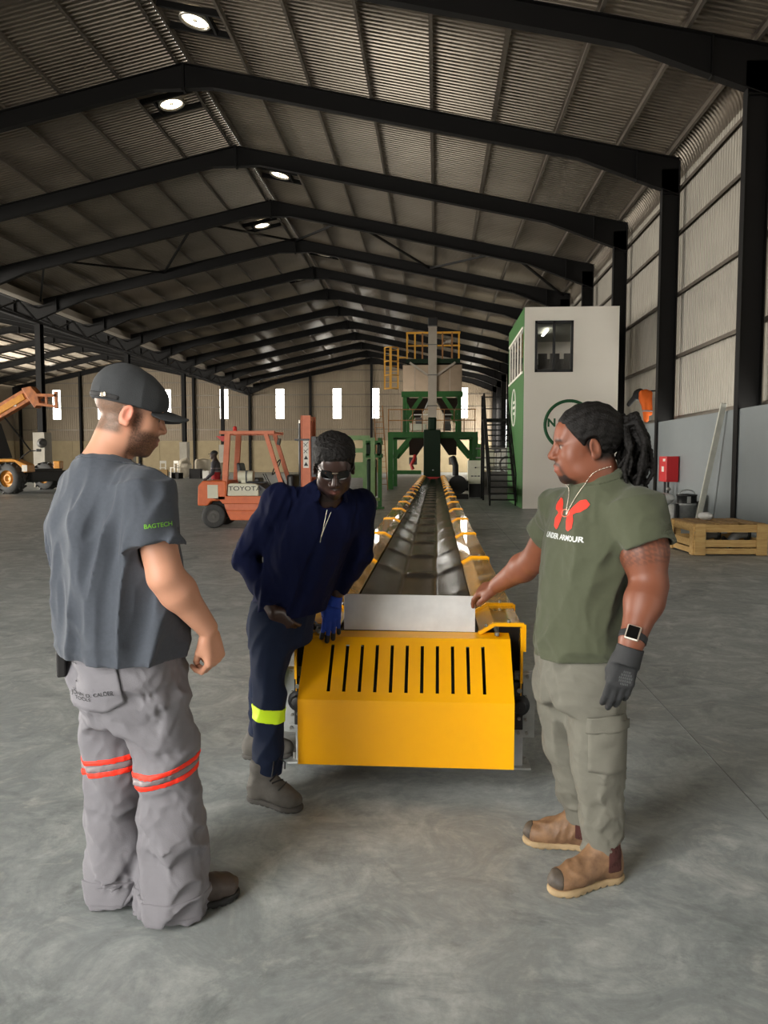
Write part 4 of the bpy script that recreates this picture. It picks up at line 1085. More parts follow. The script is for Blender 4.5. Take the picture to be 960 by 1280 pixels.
carton((-19.05, 60.0, 0), (0.9, 0.7, 0.75), 0.05, M_dark, 'dark brown box beside the small white carton by the bulk bag')
carton((-18.2, 60.0, 0), (0.5, 0.5, 0.6), 0.0, M_white, 'small white carton at the right end of the rubbish row')
crumple('rubbish_sack', 'crumpled white sack leaning on the column plinth', (-20.5, 61.5, 0), 0.75, (0.8, 0.8, 1.0), 12, 'sack', M_bag)
crumple('rubbish_sack', 'flat white sack at the left end of the rubbish row', (-22.9, 59.6, 0), 0.6, (1.2, 0.8, 0.5), 14, 'sack', M_bag)
# ------------------------------------------------------------------ smooth implicit bodies (people and cloth)
f32 = np.float32
def nrm_(v): v = np.asarray(v, float); return v / np.linalg.norm(v)
class Field:
    """smooth-union list of primitives, meshed by sparse surface nets"""
    def __init__(self): self.ops = []; self.post = []; self.disp = None; self.pad = 0.0
    def _a(self, fn, c, r, op, k):
        if op[-1] == 'i': r = 1e6
        (self.post if op[0] == 'p' else self.ops).append((fn, np.asarray(c, float), r, op[-1], k)); return self   # 'pi', 'ps': after the folds
    def cap(self, a, b, ra, rb=None, k=0.02, op='u'):
        rb = ra if rb is None else rb; a = np.asarray(a, float); b = np.asarray(b, float); d = b - a; L2 = max(d @ d, 1e-12)
        def fn(p):
            t = np.clip(((p - a) @ d) / L2, 0, 1)
            q = p - a - t[..., None] * d
            return np.sqrt((q * q).sum(-1)) - (ra + (rb - ra) * t)
        return self._a(fn, (a + b) / 2, math.sqrt(L2) / 2 + max(ra, rb), op, k)
    def chain(self, pts, rs, k=0.02, op='u'):
        for i in range(len(pts) - 1): self.cap(pts[i], pts[i + 1], rs[i], rs[i + 1], k if i == 0 else min(k, 0.015), op)
        return self
    def cone(self, a, b, ra, rb, k=0.02, op='u', rnd=0.004):
        """flat-ended cone"""
        a = np.asarray(a, float); b = np.asarray(b, float); L = np.linalg.norm(b - a); d = (b - a) / L
        def fn(p):
            q = p - a; t = q @ d; w = q - t[..., None] * d
            r = np.sqrt((w * w).sum(-1)); tt = np.clip(t / L, 0, 1)
            return np.maximum(r - (ra + (rb - ra) * tt), np.abs(t - L / 2) - L / 2)
        return self._a(fn, (a + b) / 2, L / 2 + max(ra, rb), op, k)
    def ell(self, c, r, R=None, k=0.02, op='u'):
        c = np.asarray(c, float); r = np.asarray(r, float); R = np.eye(3) if R is None else np.asarray(R, float)   # rows = axes
        def fn(p):
            q = (p - c) @ R.T
            k0 = np.sqrt(((q / r) ** 2).sum(-1)); k1 = np.sqrt(((q / (r * r)) ** 2).sum(-1))
            return k0 * (k0 - 1) / np.maximum(k1, 1e-9)
        return self._a(fn, c, r.max(), op, k)
    def box(self, c, h, R=None, rad=0.01, k=0.01, op='u'):
        c = np.asarray(c, float); h = np.asarray(h, float) - rad; R = np.eye(3) if R is None else np.asarray(R, float)
        def fn(p):
            q = np.abs((p - c) @ R.T) - h
            return np.sqrt((np.maximum(q, 0) ** 2).sum(-1)) + np.minimum(q.max(-1), 0) - rad
        return self._a(fn, c, np.linalg.norm(h) + rad, op, k)
    def loft(self, st, r, d, k=0.03, op='u', ends=0.02, n=2.0):
        """st: (z, cx, cy, half width along r, half depth along d), z ascending"""
        st = np.asarray(st, float); r = np.asarray(r, float); d = np.asarray(d, float)
        zs = st[:, 0]
        # smooth the stations
        zz = np.linspace(zs[0], zs[-1], 80); tab = [np.interp(zz, zs, st[:, i]) for i in range(1, 5)]
        ker = np.hanning(9); ker /= ker.sum()
        tab = [np.convolve(np.pad(t, 4, mode='reflect', reflect_type='odd'), ker, 'valid') for t in tab]
        def fn(p):
            z = np.clip(p[..., 2], zs[0], zs[-1])
            cx, cy, a, b = [np.interp(z, zz, t) for t in tab]
            x = p[..., 0] - cx; y = p[..., 1] - cy
            u = (x * r[0] + y * r[1]); v = (x * d[0] + y * d[1])
            k0 = np.sqrt((u / a) ** 2 + (v / b) ** 2); k1 = np.sqrt((u / (a * a)) ** 2 + (v / (b * b)) ** 2)
            dl = k0 * (k0 - 1) / np.maximum(k1, 1e-6)
            dl = np.where(k0 < 0.2, -np.minimum(a, b) * (1 - k0), dl)
            de = np.abs(p[..., 2] - (zs[0] + zs[-1]) / 2) - (zs[-1] - zs[0]) / 2
            h = np.maximum(ends - np.abs(dl - de), 0) / ends
            return np.maximum(dl, de) + h * h * ends / 4
        c = st[:, 1:3].mean(0)
        R = max(np.hypot(st[:, 1] - c[0], st[:, 2] - c[1]).max() + st[:, 3:].max(), 0)
        return self._a(fn, (c[0], c[1], (zs[0] + zs[-1]) / 2), math.hypot(R, (zs[-1] - zs[0]) / 2), op, k)
    def plane(self, c, n, k=0.0, op='i'):
        """keep the side that n points away from"""
        c = np.asarray(c, float); n = nrm_(n)
        return self._a(lambda p: (p - c) @ n, c, 1e6, op, k)
    def fn(self, f, c=(0, 0, 0), r=1e6, op='i', k=0.0):
        return self._a(f, c, r, op, k)
    def field(self, F, grow=0.0, op='u', k=0.0):
        self._a(lambda p: F.eval(p) - grow, (0, 0, 0), 1e6, op, k); return self
    @staticmethod
    def _comb(d, e, op, k):
        if op == 'u':
            if k <= 0: return np.minimum(d, e)
            h = np.maximum(k - np.abs(d - e), 0) / k
            return np.minimum(d, e) - h * h * k / 4
        if op == 's': e = -e
        if k <= 0: return np.maximum(d, e)
        h = np.maximum(k - np.abs(d - e), 0) / k
        return np.maximum(d, e) + h * h * k / 4
    def eval(self, p):
        d = np.full(p.shape[:-1], 10.0)
        for (fn, c, r, op, k) in self.ops: d = self._comb(d, fn(p), op, k)
        if self.disp is not None: d = d + self.disp(p)
        for (fn, c, r, op, k) in self.post: d = self._comb(d, fn(p), op, k)
        return d
    def bounds(self):
        lo = np.full(3, 1e9); hi = np.full(3, -1e9)
        for (fn, c, r, op, k) in self.ops:
            if op == 'u' and r < 1e5: lo = np.minimum(lo, c - r); hi = np.maximum(hi, c + r)
        return lo - 0.02, hi + 0.02
    def mesh(self, res, bounds=None):
        lo, hi = bounds or self.bounds()
        lo = np.asarray(lo, float); hi = np.asarray(hi, float)
        nb = 8; bs = nb * res
        nblk = np.ceil((hi - lo) / bs).astype(int) + 1
        g = np.stack(np.meshgrid(*[np.arange(n) for n in nblk], indexing='ij'), -1).reshape(-1, 3)
        cen = lo + (g + 0.5) * bs
        # coarse culling
        d0 = np.full(len(cen), 10.0)
        for (fn, c, r, op, k) in self.ops:
            m = np.arange(len(cen)) if r > 1e5 else np.nonzero(((cen - c) ** 2).sum(-1) < (r + 0.12) ** 2)[0]
            if len(m): d0[m] = self._comb(d0[m], fn(cen[m]), op, k)
        for (fn, c, r, op, k) in self.post:
            m = np.arange(len(cen)) if r > 1e5 else np.nonzero(((cen - c) ** 2).sum(-1) < (r + 0.12) ** 2)[0]
            if len(m): d0[m] = self._comb(d0[m], fn(cen[m]), op, k)
        act = np.nonzero(np.abs(d0) < bs * 1.25 + self.pad)[0]
        g = g[act]; cen = cen[act]
        loc = np.stack(np.meshgrid(*[np.arange(nb + 1)] * 3, indexing='ij'), -1)
        P = lo + (g[:, None, None, None, :] * nb + loc) * res
        D = np.full(P.shape[:-1], 10.0)
        for (fn, c, r, op, k) in self.ops:
            m = np.arange(len(cen)) if r > 1e5 else np.nonzero(((cen - c) ** 2).sum(-1) < (r + bs * 0.87 + k + 0.03) ** 2)[0]
            if len(m): D[m] = self._comb(D[m], fn(P[m]), op, k)
        if self.disp is not None: D = D + self.disp(P)
        for (fn, c, r, op, k) in self.post:
            m = np.arange(len(cen)) if r > 1e5 else np.nonzero(((cen - c) ** 2).sum(-1) < (r + bs * 0.87 + k + 0.03) ** 2)[0]
            if len(m): D[m] = self._comb(D[m], fn(P[m]), op, k)
        ins = D < 0
        s = ins[:, :-1, :-1, :-1].astype(np.int8)
        cnt = np.zeros_like(s)
        for a in (0, 1):
            for b in (0, 1):
                for c in (0, 1): cnt = cnt + ins[:, a:a + nb, b:b + nb, c:c + nb]
        B_, I, J, K = np.nonzero((cnt > 0) & (cnt < 8))
        acc = np.zeros((len(B_), 3)); num = np.zeros(len(B_))
        for ax in range(3):
            o = [(0, 0), (0, 1), (1, 0), (1, 1)]
            for (u, v) in o:
                a = [0, 0, 0]; oth = [i for i in range(3) if i != ax]; a[oth[0]] = u; a[oth[1]] = v
                b = list(a); b[ax] = 1
                d1 = D[B_, I + a[0], J + a[1], K + a[2]]; d2 = D[B_, I + b[0], J + b[1], K + b[2]]
                m = (d1 < 0) != (d2 < 0)
                t = np.where(m, d1 / np.where(m, d1 - d2, 1), 0)
                pt = np.tile(np.array(a, float), (len(B_), 1)); pt[:, ax] += t
                acc += np.where(m[:, None], pt, 0); num += m
        gi = g[B_] * nb + np.stack([I, J, K], -1)
        V = lo + (gi + acc / num[:, None]) * res
        dim = nblk * nb + 2
        key = (gi[:, 0] * dim[1] + gi[:, 1]) * dim[2] + gi[:, 2]
        order = np.argsort(key); sk = key[order]
        def find(q):
            kk = (q[:, 0] * dim[1] + q[:, 1]) * dim[2] + q[:, 2]
            ps = np.clip(np.searchsorted(sk, kk), 0, len(sk) - 1)
            return np.where(sk[ps] == kk, order[ps], -1)
        F = []
        for ax in range(3):
            sl0 = [slice(None), slice(0, nb), slice(0, nb), slice(0, nb)]; sl1 = list(sl0); sl1[ax + 1] = slice(1, nb + 1)
            A = ins[tuple(sl0)]; Bv = ins[tuple(sl1)]
            b_, i, j, k = np.nonzero(A != Bv)
            q = g[b_] * nb + np.stack([i, j, k], -1)
            u, v = [(1, 2), (2, 0), (0, 1)][ax]
            e = np.zeros((4, 3), int); e[1, u] = -1; e[2, u] = -1; e[2, v] = -1; e[3, v] = -1
            idx = np.stack([find(q + e[n]) for n in range(4)], -1)
            fl = A[b_, i, j, k]
            idx = np.where(fl[:, None], idx, idx[:, ::-1])
            F.append(idx[(idx >= 0).all(-1)])
        F = np.concatenate(F)
        return V, F
def relax(V, F, it=2, lam=0.5):
    """a little Laplacian smoothing of the net"""
    n = len(V)
    for _ in range(it):
        acc = np.zeros_like(V); cnt = np.zeros(n)
        for a, b in ((0, 1), (1, 2), (2, 3), (3, 0)):
            np.add.at(acc, F[:, a], V[F[:, b]]); np.add.at(acc, F[:, b], V[F[:, a]])
            np.add.at(cnt, F[:, a], 1); np.add.at(cnt, F[:, b], 1)
        V = V + lam * (acc / np.maximum(cnt, 1)[:, None] - V)
    return V
def field_obj(name, F, res, m, parent=None, base=(0, 0, 0), col=None, smooth=1, bounds=None):
    V, Q = F.mesh(res, bounds)
    if smooth: V = relax(V, Q, smooth, 0.45)
    me = bpy.data.meshes.new(name)
    W = V - np.asarray(base, float)
    me.vertices.add(len(W)); me.vertices.foreach_set('co', W.astype(f32).ravel())
    me.loops.add(len(Q) * 4); me.loops.foreach_set('vertex_index', Q.astype(np.int32).ravel())
    me.polygons.add(len(Q)); me.polygons.foreach_set('loop_start', np.arange(0, len(Q) * 4, 4, dtype=np.int32))
    me.update(calc_edges=True); me.validate()
    me.polygons.foreach_set('use_smooth', np.ones(len(me.polygons), bool))
    if col is not None:
        at = me.attributes.new('Col', 'FLOAT_COLOR', 'POINT')
        c = col(V); c4 = np.concatenate([c, np.ones((len(c), 1))], 1)
        at.data.foreach_set('color', c4.astype(f32).ravel())
    me.materials.append(m)
    o = bpy.data.objects.new(name, me); C.objects.link(o)
    if parent is not None: o.parent = parent
    return o
class Wrinkle:
    """anisotropic sine-noise folds"""
    def __init__(self, seed, freq, amp, axis=(0, 0, 1), squash=0.4, n=7, ridge=True):
        rs = np.random.RandomState(seed)
        K = rs.normal(size=(n, 3)); ax = nrm_(axis)
        K = K - (1 - squash) * (K @ ax)[:, None] * ax
        self.K = K * freq; self.ph = rs.uniform(0, 6.28, n); self.amp = amp; self.ridge = ridge
        self.W = rs.normal(size=(3, 3)) * freq * 0.35; self.wp = rs.uniform(0, 6.28, 3)
    def __call__(self, p):
        w = np.sin(p @ self.W.T + self.wp) * 0.06
        q = p + w * 0.5
        s = np.zeros(p.shape[:-1])
        for k, ph in zip(self.K, self.ph): s += np.sin(q @ k + ph)
        s /= math.sqrt(len(self.ph) / 2)
        if self.ridge: s = np.abs(s) * 1.2 - 0.8
        return self.amp * s
def wr_sum(*ws):
    return lambda p: sum(w(p) for w in ws)
def sstep(a, b, x):
    t = np.clip((x - a) / (b - a), 0, 1); return t * t * (3 - 2 * t)

# ---- anatomy helpers
class Head:
    def __init__(self, o, yaw, pitch, s=1.0, roll=0.0):
        """yaw: facing angle in the XY plane (deg, 0 = +X); pitch: nose-down (deg)"""
        ya, pi_ = math.radians(yaw), math.radians(pitch)
        F = np.array([math.cos(ya) * math.cos(pi_), math.sin(ya) * math.cos(pi_), -math.sin(pi_)])
        Rt = np.array([math.sin(ya), -math.cos(ya), 0.0])
        U = np.cross(Rt, F)
        if roll:
            c, s_ = math.cos(math.radians(roll)), math.sin(math.radians(roll))
            Rt, U = Rt * c + U * s_, U * c - Rt * s_
        self.M = np.stack([Rt, F, U]); self.o = np.asarray(o, float); self.s = s
    def p(self, x, y, z): return self.o + self.s * (np.array([x, y, z]) @ self.M)
    def loc(self, P): return ((P - self.o) @ self.M.T) / self.s
    def cranium(self, f, grow=0.0, k=0.02):
        f.ell(self.p(0, -0.014, 0.048), (np.array([.075, .098, .080]) + grow) * self.s, self.M, k)
        return f
    def build(self, f, jaw=1.0, nose=1.0, lips=1.0):
        s, M = self.s, self.M
        self.cranium(f)
        f.ell(self.p(0, 0.034, -0.015), np.array([.064, .064, .090]) * s, M, 0.03 * s)
        f.ell(self.p(0, 0.026, -0.068), np.array([.058 * jaw, .062, .045]) * s, M, 0.03 * s)
        f.ell(self.p(0, 0.073, -0.098), np.array([.024, .019, .018]) * s, M, 0.025 * s)
        for q in (-1, 1):
            f.ell(self.p(q * .040, 0.058, -0.020), np.array([.023, .024, .026]) * s, M, 0.035 * s)
            f.ell(self.p(q * .052, 0.005, -0.072), np.array([.014, .03, .028]) * s, M, 0.03 * s)
        f.cap(self.p(-.034, .086, .030), self.p(.034, .086, .030), .0125 * s, None, 0.02 * s)
        f.ell(self.p(0, 0.070, 0.058), np.array([.05, .026, .035]) * s, M, 0.03 * s)
        for q in (-1, 1):
            f.ell(self.p(q * .032, .103, .007), np.array([.019, .016, .0115]) * s, M, 0.012 * s, op='s')
            f.ell(self.p(q * .0315, .080, .007), np.array([.0150, .0140, .0130]) * s, M, 0.005 * s)
            f.cap(self.p(q * .0195, .0960, .0065), self.p(q * .0445, .0910, .0060), .0052 * s, .0038 * s, .002 * s, op='s')
        f.cap(self.p(0, .094, .022), self.p(0, .114, -.020), .0085 * s, .0125 * s * nose, 0.012 * s)
        for q in (-1, 1):
            f.ell(self.p(q * .0135 * nose, .105, -.026), np.array([.0095 * nose, .0125, .0085]) * s, M, 0.008 * s)
        f.ell(self.p(0, .088, -.060), np.array([.030, .016, .024]) * s, M, 0.02 * s)
        for q in (-1, 1):
            f.cap(self.p(0, .1035, -.054), self.p(q * .022, .092, -.059), .0058 * lips * s, .003 * s, 0.006 * s)
            f.cap(self.p(0, .1015, -.0675), self.p(q * .021, .091, -.064), .0068 * lips * s, .003 * s, 0.006 * s)
            f.cap(self.p(0, .1095, -.0610), self.p(q * .021, .0965, -.0615), .0016 * s, .0010 * s, 0.003 * s, op='s')
        for q in (-1, 1):
            M2 = np.stack([M[0], nrm_(M[1] - 0.25 * M[2]), nrm_(M[2] + 0.25 * M[1])])
            M2[0] = nrm_(M[0] + q * 0.35 * M[1] * -1)
            f.ell(self.p(q * .080, -.012, -.004), np.array([.0085, .019, .033]) * s, M2, 0.006 * s)
            f.ell(self.p(q * .090, -.008, -.000), np.array([.0075, .0115, .021]) * s, M2, 0.006 * s, op='s')
            f.ell(self.p(q * .082, -.006, -.030), np.array([.007, .009, .011]) * s, M2, 0.006 * s)
            f.cap(self.p(q * .087, .003, -.008), self.p(q * .085, .001, .012), .0032 * s, None, 0.004 * s)
        return f
def eyes(h, parent, base, m_white, m_iris):
    for q in (-1, 1):
        c = h.p(q * .0315, .0812, .0065) - np.asarray(base)
        d = nrm_(h.M[1])
        e = MB(); e.lathe([(0.0125 * h.s * math.sin(a), 0.0125 * h.s * math.cos(a)) for a in [i * PI / 10 for i in range(11)]], c, d, 16)
        eo = e.build('eye', m_white, parent)
        i_ = MB().lathe([(0.0128 * h.s * math.sin(a), 0.0128 * h.s * math.cos(a)) for a in [i * 0.12 for i in range(6)]], c, d, 14)
        i_.build('iris', m_iris, eo)

def hand(f, w, fd, n, t, curl=(20, 25, 30, 35), thumb=(0.6, 0.5), s=1.0, spread=0.06, tips=None, k=0.006, curl2=1.0, fat=1.0):
    """w wrist, fd finger direction, n out of the back of the hand, t towards the thumb side. tips: list that collects fingertip capsules"""
    w = np.asarray(w, float); fd = nrm_(fd); n = np.asarray(n, float); n = nrm_(n - (n @ fd) * fd); tt = np.cross(fd, n)
    t = tt if tt @ np.asarray(t, float) > 0 else -tt
    L = [(.047, .027, .021), (.051, .031, .022), (.047, .029, .021), (.037, .022, .019)]
    off = [.029, .0095, -.0105, -.029]; kn = [.092, .095, .090, .081]; rad = [q * fat for q in (.0098, .0100, .0095, .0085)]
    for i in range(4):
        a = w + s * (fd * .012 + t * off[i] * 0.62); b = w + s * (fd * kn[i] + t * off[i])
        f.cap(a, b, .0145 * s, .0118 * s, 0.014 * s)
        ang = math.radians(curl[i]); p = b
        sd = fd + t * spread * (1.5 - i) / 1.5
        for j, l in enumerate(L[i]):
            aa = ang * (1 if j == 0 else (1 + (0.95 if j == 1 else 1.5) * curl2))
            d = nrm_(nrm_(sd) * math.cos(aa) - n * math.sin(aa))
            q = p + d * l * s
            r0, r1 = rad[i] * s * (1 - 0.08 * j), rad[i] * s * (1 - 0.08 * (j + 1))
            f.cap(p, q, r0, r1, k * s if j == 0 else 0.002)
            if tips is not None and j == 2: tips.append((p, q, r0, r1))
            p = q
    f.ell(w + s * (fd * .045 + t * .020 - n * .010), np.array([.022, .036, .013]) * s, np.stack([t, fd, n]), 0.015 * s)
    f.ell(w + s * (fd * .045 - t * .020 - n * .010), np.array([.018, .036, .012]) * s, np.stack([t, fd, n]), 0.015 * s)
    o, c = thumb
    a = w + s * (fd * .022 + t * .024 - n * .006)
    d1 = nrm_(fd * 0.72 + t * o - n * c * 0.5); b = a + d1 * .040 * s
    d2 = nrm_(fd * 0.95 + t * (o - 0.45) - n * c * 0.9); e = b + d2 * .032 * s
    d3 = nrm_(fd * 0.95 + t * (o - 0.8) - n * c * 1.1); g = e + d3 * .026 * s
    f.cap(a, b, .0155 * s * fat, .0125 * s * fat, 0.016 * s); f.cap(b, e, .012 * s * fat, .0108 * s * fat, 0.004); f.cap(e, g, .0108 * s * fat, .0088 * s * fat, 0.002)
    if tips is not None: tips.append((e, g, .0108 * s, .0088 * s))
    f.cap(a, w + s * (fd * .07 + t * .022), .011 * s, .008 * s, 0.014 * s)
    return f
def boot(parent, base, heel, toe, m_up, m_sole, hgt=0.16, w=0.046, seed=0, name='boot', ank=None, cap=None, extra=None, lace=None):
    """work boot standing on the floor, with its sole as a sub-part; returns the upper"""
    h = np.array([heel[0], heel[1], 0.0]); t = np.array([toe[0], toe[1], 0.0]); d = nrm_(t - h); L = np.linalg.norm(t - h)
    r = np.array([d[1], -d[0], 0.0]); U = np.array([0, 0, 1.0]); M = np.stack([r, d, U])
    P = lambda x, y, z: h + r * x + d * (y * L) + U * z
    up = Field()
    up.ell(P(0, .80, .046), (w * .98, L * .20, .042), M, .03)
    up.cap(P(0, .20, .055), P(0, .64, .056), w * .78, w * .86, .03)
    up.ell(P(0, .14, .06), (w * .78, L * .135, .055), M, .03)
    a = P(0, .20, hgt) if ank is None else np.asarray(ank, float)
    up.cap(P(0, .22, .07), a, w * .88, w * .98, .035); up.cap(P(0, .58, .062), P(0, .30, hgt * .82), .033, .038, .05)
    up.plane(P(0, 0, .018), -U); up.plane(a + U * 0.012, U, .004, 'pi')
    up.disp = Wrinkle(seed, 45, 0.0022, d, 0.6); up.pad = .004
    u = field_obj(name, up, .0045, m_up, parent, base)
    so = Field()
    so.ell(P(0, .77, .014), (w * 1.06, L * .245, .03), M, .02); so.ell(P(0, .15, .014), (w * .86, L * .165, .03), M, .03)
    so.cap(P(0, .2, .014), P(0, .75, .014), w * .76, w * .92, .02)
    so.plane(P(0, 0, .001), -U); so.plane(P(0, 0, .027), U, .005)
    for q in range(9): so.box(P(0, .10 + .1 * q, .0), (w * 1.3, L * .012, .007), M, .002, .002, 's')
    field_obj('sole', so, .0045, m_sole, u, base)
    if cap is not None:
        cf = Field(); cf.field(up, .0022); cf.ell(P(0, 1.0, .052), (w * 1.0, L * .16, .06), M, .0, 'i'); cf.plane(P(0, 0, .030), -U)
        field_obj('toe_cap', cf, .0045, cap, u, base, bounds=(P(0, .9, .05) - .12, P(0, .9, .05) + .12))
    if extra is not None:      # elastic side gusset
      for q in (-1, 1):
        g = Field(); g.field(up, .0025); g.plane(P(0, 0, 0), r * q); g.box(P(0, .22, .105), (.2, L * .10, .05), M, .01, 0, op='i'); g.fn(lambda p: np.abs(up.eval(p)) - .003)
        field_obj('gusset', g, .0045, extra, u, base, bounds=(P(0, .22, .1) - .12, P(0, .22, .1) + .12))
    if lace is not None:
        from mathutils.bvhtree import BVHTree
        bv = BVHTree.FromPolygons([v.co.copy() for v in u.data.vertices], [tuple(p.vertices) for p in u.data.polygons])
        def onto(x, y, z):
            p = Vector(P(x, y, z) - np.asarray(base)); dr = Vector(d * .75 + U * .65 + r * x * 9).normalized()
            hit = bv.ray_cast(p + dr * .15, -dr, .3)[0]
            return (hit if hit is not None else p) + dr * .002
        for i in range(5):
            y = .56 - i * .06; z = .075 + i * .022
            MB().tube([tuple(onto(x, y, z + .01 * (1 if i % 2 else -1) * x / .03)) for x in (-.03, -.018, -.006, .006, .018, .03)], .0034, n=6).build('lace', lace, u)
        for q in (-1, 1):
            e = onto(0, .3, .165)
            MB().tube([tuple(e + Vector(r * q * x + d * y + U * z)) for (x, y, z) in ((0, 0, 0.0), (.02, .03, .012), (.045, .045, -.01), (.05, .04, -.045))], .003, n=6).build('lace', lace, u)
    return u
def cloth_text(name, s, size, m, parent, shirt, o, x, y, base=(0, 0, 0), off=0.0015, sx=1.0, bold=0.0):
    """lettering laid on a cloth surface: a flat text mesh at o (axes x, y) pressed along its normal onto the cloth"""
    t = text_mesh(name, s, size, m, parent, Matrix.Identity(4), 0.0, sx, bold)
    press(t, shirt, o, x, y, base, off); return t
def press(t, shirt, o, x, y, base=(0, 0, 0), off=0.0015, cuts=1):
    from mathutils.bvhtree import BVHTree
    bm = bmesh.new(); bm.from_mesh(t.data)
    if cuts: bmesh.ops.subdivide_edges(bm, edges=[e for e in bm.edges if e.calc_length() > 0.006], cuts=cuts, use_grid_fill=False)
    bmesh.ops.triangulate(bm, faces=bm.faces)
    x = Vector(x).normalized(); y = Vector(y).normalized(); z = x.cross(y).normalized(); y = z.cross(x)
    bv = BVHTree.FromPolygons([v.co.copy() for v in shirt.data.vertices], [tuple(p.vertices) for p in shirt.data.polygons])
    O = Vector(o) - Vector(base); dead = []
    for v in bm.verts:
        p = O + x * v.co.x + y * v.co.y
        hit, nn, idx, ds = bv.ray_cast(p + z * 0.12, -z, 0.3)
        if hit is None: dead.append(v)
        else: v.co = hit + nn * off * (1 if nn.dot(z) > 0 else -1)
    bmesh.ops.delete(bm, geom=dead, context='VERTS')
    bm.to_mesh(t.data); bm.free(); t.data.update()
# ------------------------------------------------------------------ people
M_skinA = mat('fair_skin', (255, 255, 255), 0.5, 0, vcol=True, sss=0.08, spec=0.4, bump=0.04, bscale=220)
M_skinB = mat('deep_brown_skin', (255, 255, 255), 0.4, 0, vcol=True, spec=0.5)
M_skinC = mat('brown_skin', (255, 255, 255), 0.5, 0, vcol=True, sss=0.04, spec=0.5, bump=0.04, bscale=220)
M_eyew = mat('eye_white', (150, 136, 126), 0.35); M_iris = mat('eye_iris', (24, 16, 12), 0.2)
M_capA = mat('charcoal_cap_cloth', (52, 54, 56), 0.9, 0, noise=0.35, nscale=60, col2=(42, 44, 46), bump=0.2, bscale=400)
M_shirtA = mat('heather_grey_tshirt', (66, 71, 80), 0.9, 0, noise=0.45, nscale=90, col2=(53, 58, 66), bump=0.12, bscale=500, sheen=0.1)
M_trouA = mat('light_grey_work_trousers', (116, 114, 119), 0.85, 0, noise=0.3, nscale=14, col2=(98, 96, 101), bump=0.15, bscale=300)
M_tapeO = mat('orange_reflective_tape', (255, 50, 24), 0.6, emit=0.0)
M_tapeS = mat('silver_reflective_tape', (128, 117, 119), 0.45)
M_bootA = mat('brown_black_boot', (62, 52, 47), 0.6, 0, noise=0.6, nscale=20, col2=(84, 72, 64))
M_soleA = mat('black_boot_sole', (34, 33, 33), 0.8)
M_lime = mat('lime_print', (112, 178, 48), 0.7); M_print = mat('dark_print', (34, 34, 36), 0.8)
M_navy = mat('navy_work_cloth', (9, 16, 48), 0.85, 0, noise=0.35, nscale=30, col2=(7, 12, 36), bump=0.15, bscale=300, spec=0.15)
M_navyT = mat('navy_work_trousers', (22, 31, 52), 0.85, 0, noise=0.35, nscale=30, col2=(16, 23, 40), bump=0.15, bscale=300, spec=0.2)
M_limeT = mat('lime_hi_vis_tape', (205, 240, 20), 0.6)
M_glb = mat('blue_knit_glove', (30, 66, 170), 0.85, 0, noise=0.3, nscale=60, col2=(22, 50, 140), bump=0.25, bscale=420)
M_gltip = mat('black_glove_coating', (24, 25, 28), 0.6)
M_bootB = mat('dusty_black_boot', (84, 80, 74), 0.8, 0, noise=0.6, nscale=18, col2=(56, 53, 50))
M_soleB = mat('grey_boot_sole', (70, 67, 63), 0.85, 0, noise=0.5, nscale=20)
M_shades = mat('black_sunglasses', (10, 10, 11), 0.12)
M_shirtC = mat('olive_tshirt', (72, 76, 57), 0.9, 0, noise=0.3, nscale=70, col2=(63, 67, 49), bump=0.1, bscale=500, sheen=0.1)
M_redP = mat('red_print', (232, 52, 34), 0.7); M_redL = mat('faded_red_outline_print', (206, 120, 96), 0.7)
M_greyP = mat('pale_grey_print', (204, 208, 206), 0.7)
M_trouC = mat('grey_olive_cargo_trousers', (110, 108, 98), 0.88, 0, noise=0.35, nscale=12, col2=(91, 89, 81), bump=0.15, bscale=300)
M_bootC = mat('tan_leather_boot', (142, 108, 78), 0.6, 0, noise=0.9, nscale=16, col2=(92, 66, 46), bump=0.15, bscale=60)
M_soleC = mat('tan_boot_sole', (168, 144, 108), 0.8, 0, noise=0.5, nscale=20)
M_scuff = mat('scuffed_toe', (58, 50, 44), 0.6, 0, noise=0.6, nscale=25, col2=(96, 84, 70))
M_gusset = mat('maroon_elastic', (70, 34, 30), 0.9)
M_hair = mat('black_dreadlocks', (12, 10, 9), 0.65, 0, noise=0.5, nscale=40, col2=(24, 20, 18), bump=0.5, bscale=160, spec=0.25)
M_glk = mat('black_work_glove', (40, 41, 43), 0.75, 0, noise=0.3, nscale=40, col2=(32, 33, 35), bump=0.15, bscale=350)
M_gltxt = mat('grey_glove_print', (92, 94, 95), 0.7)
M_silver = mat('silver_chain', (214, 206, 190), 0.25, 0.9)
M_watch = mat('watch_case', (222, 210, 196), 0.3, 0.6); M_wface = mat('watch_face', (8, 8, 9), 0.08)

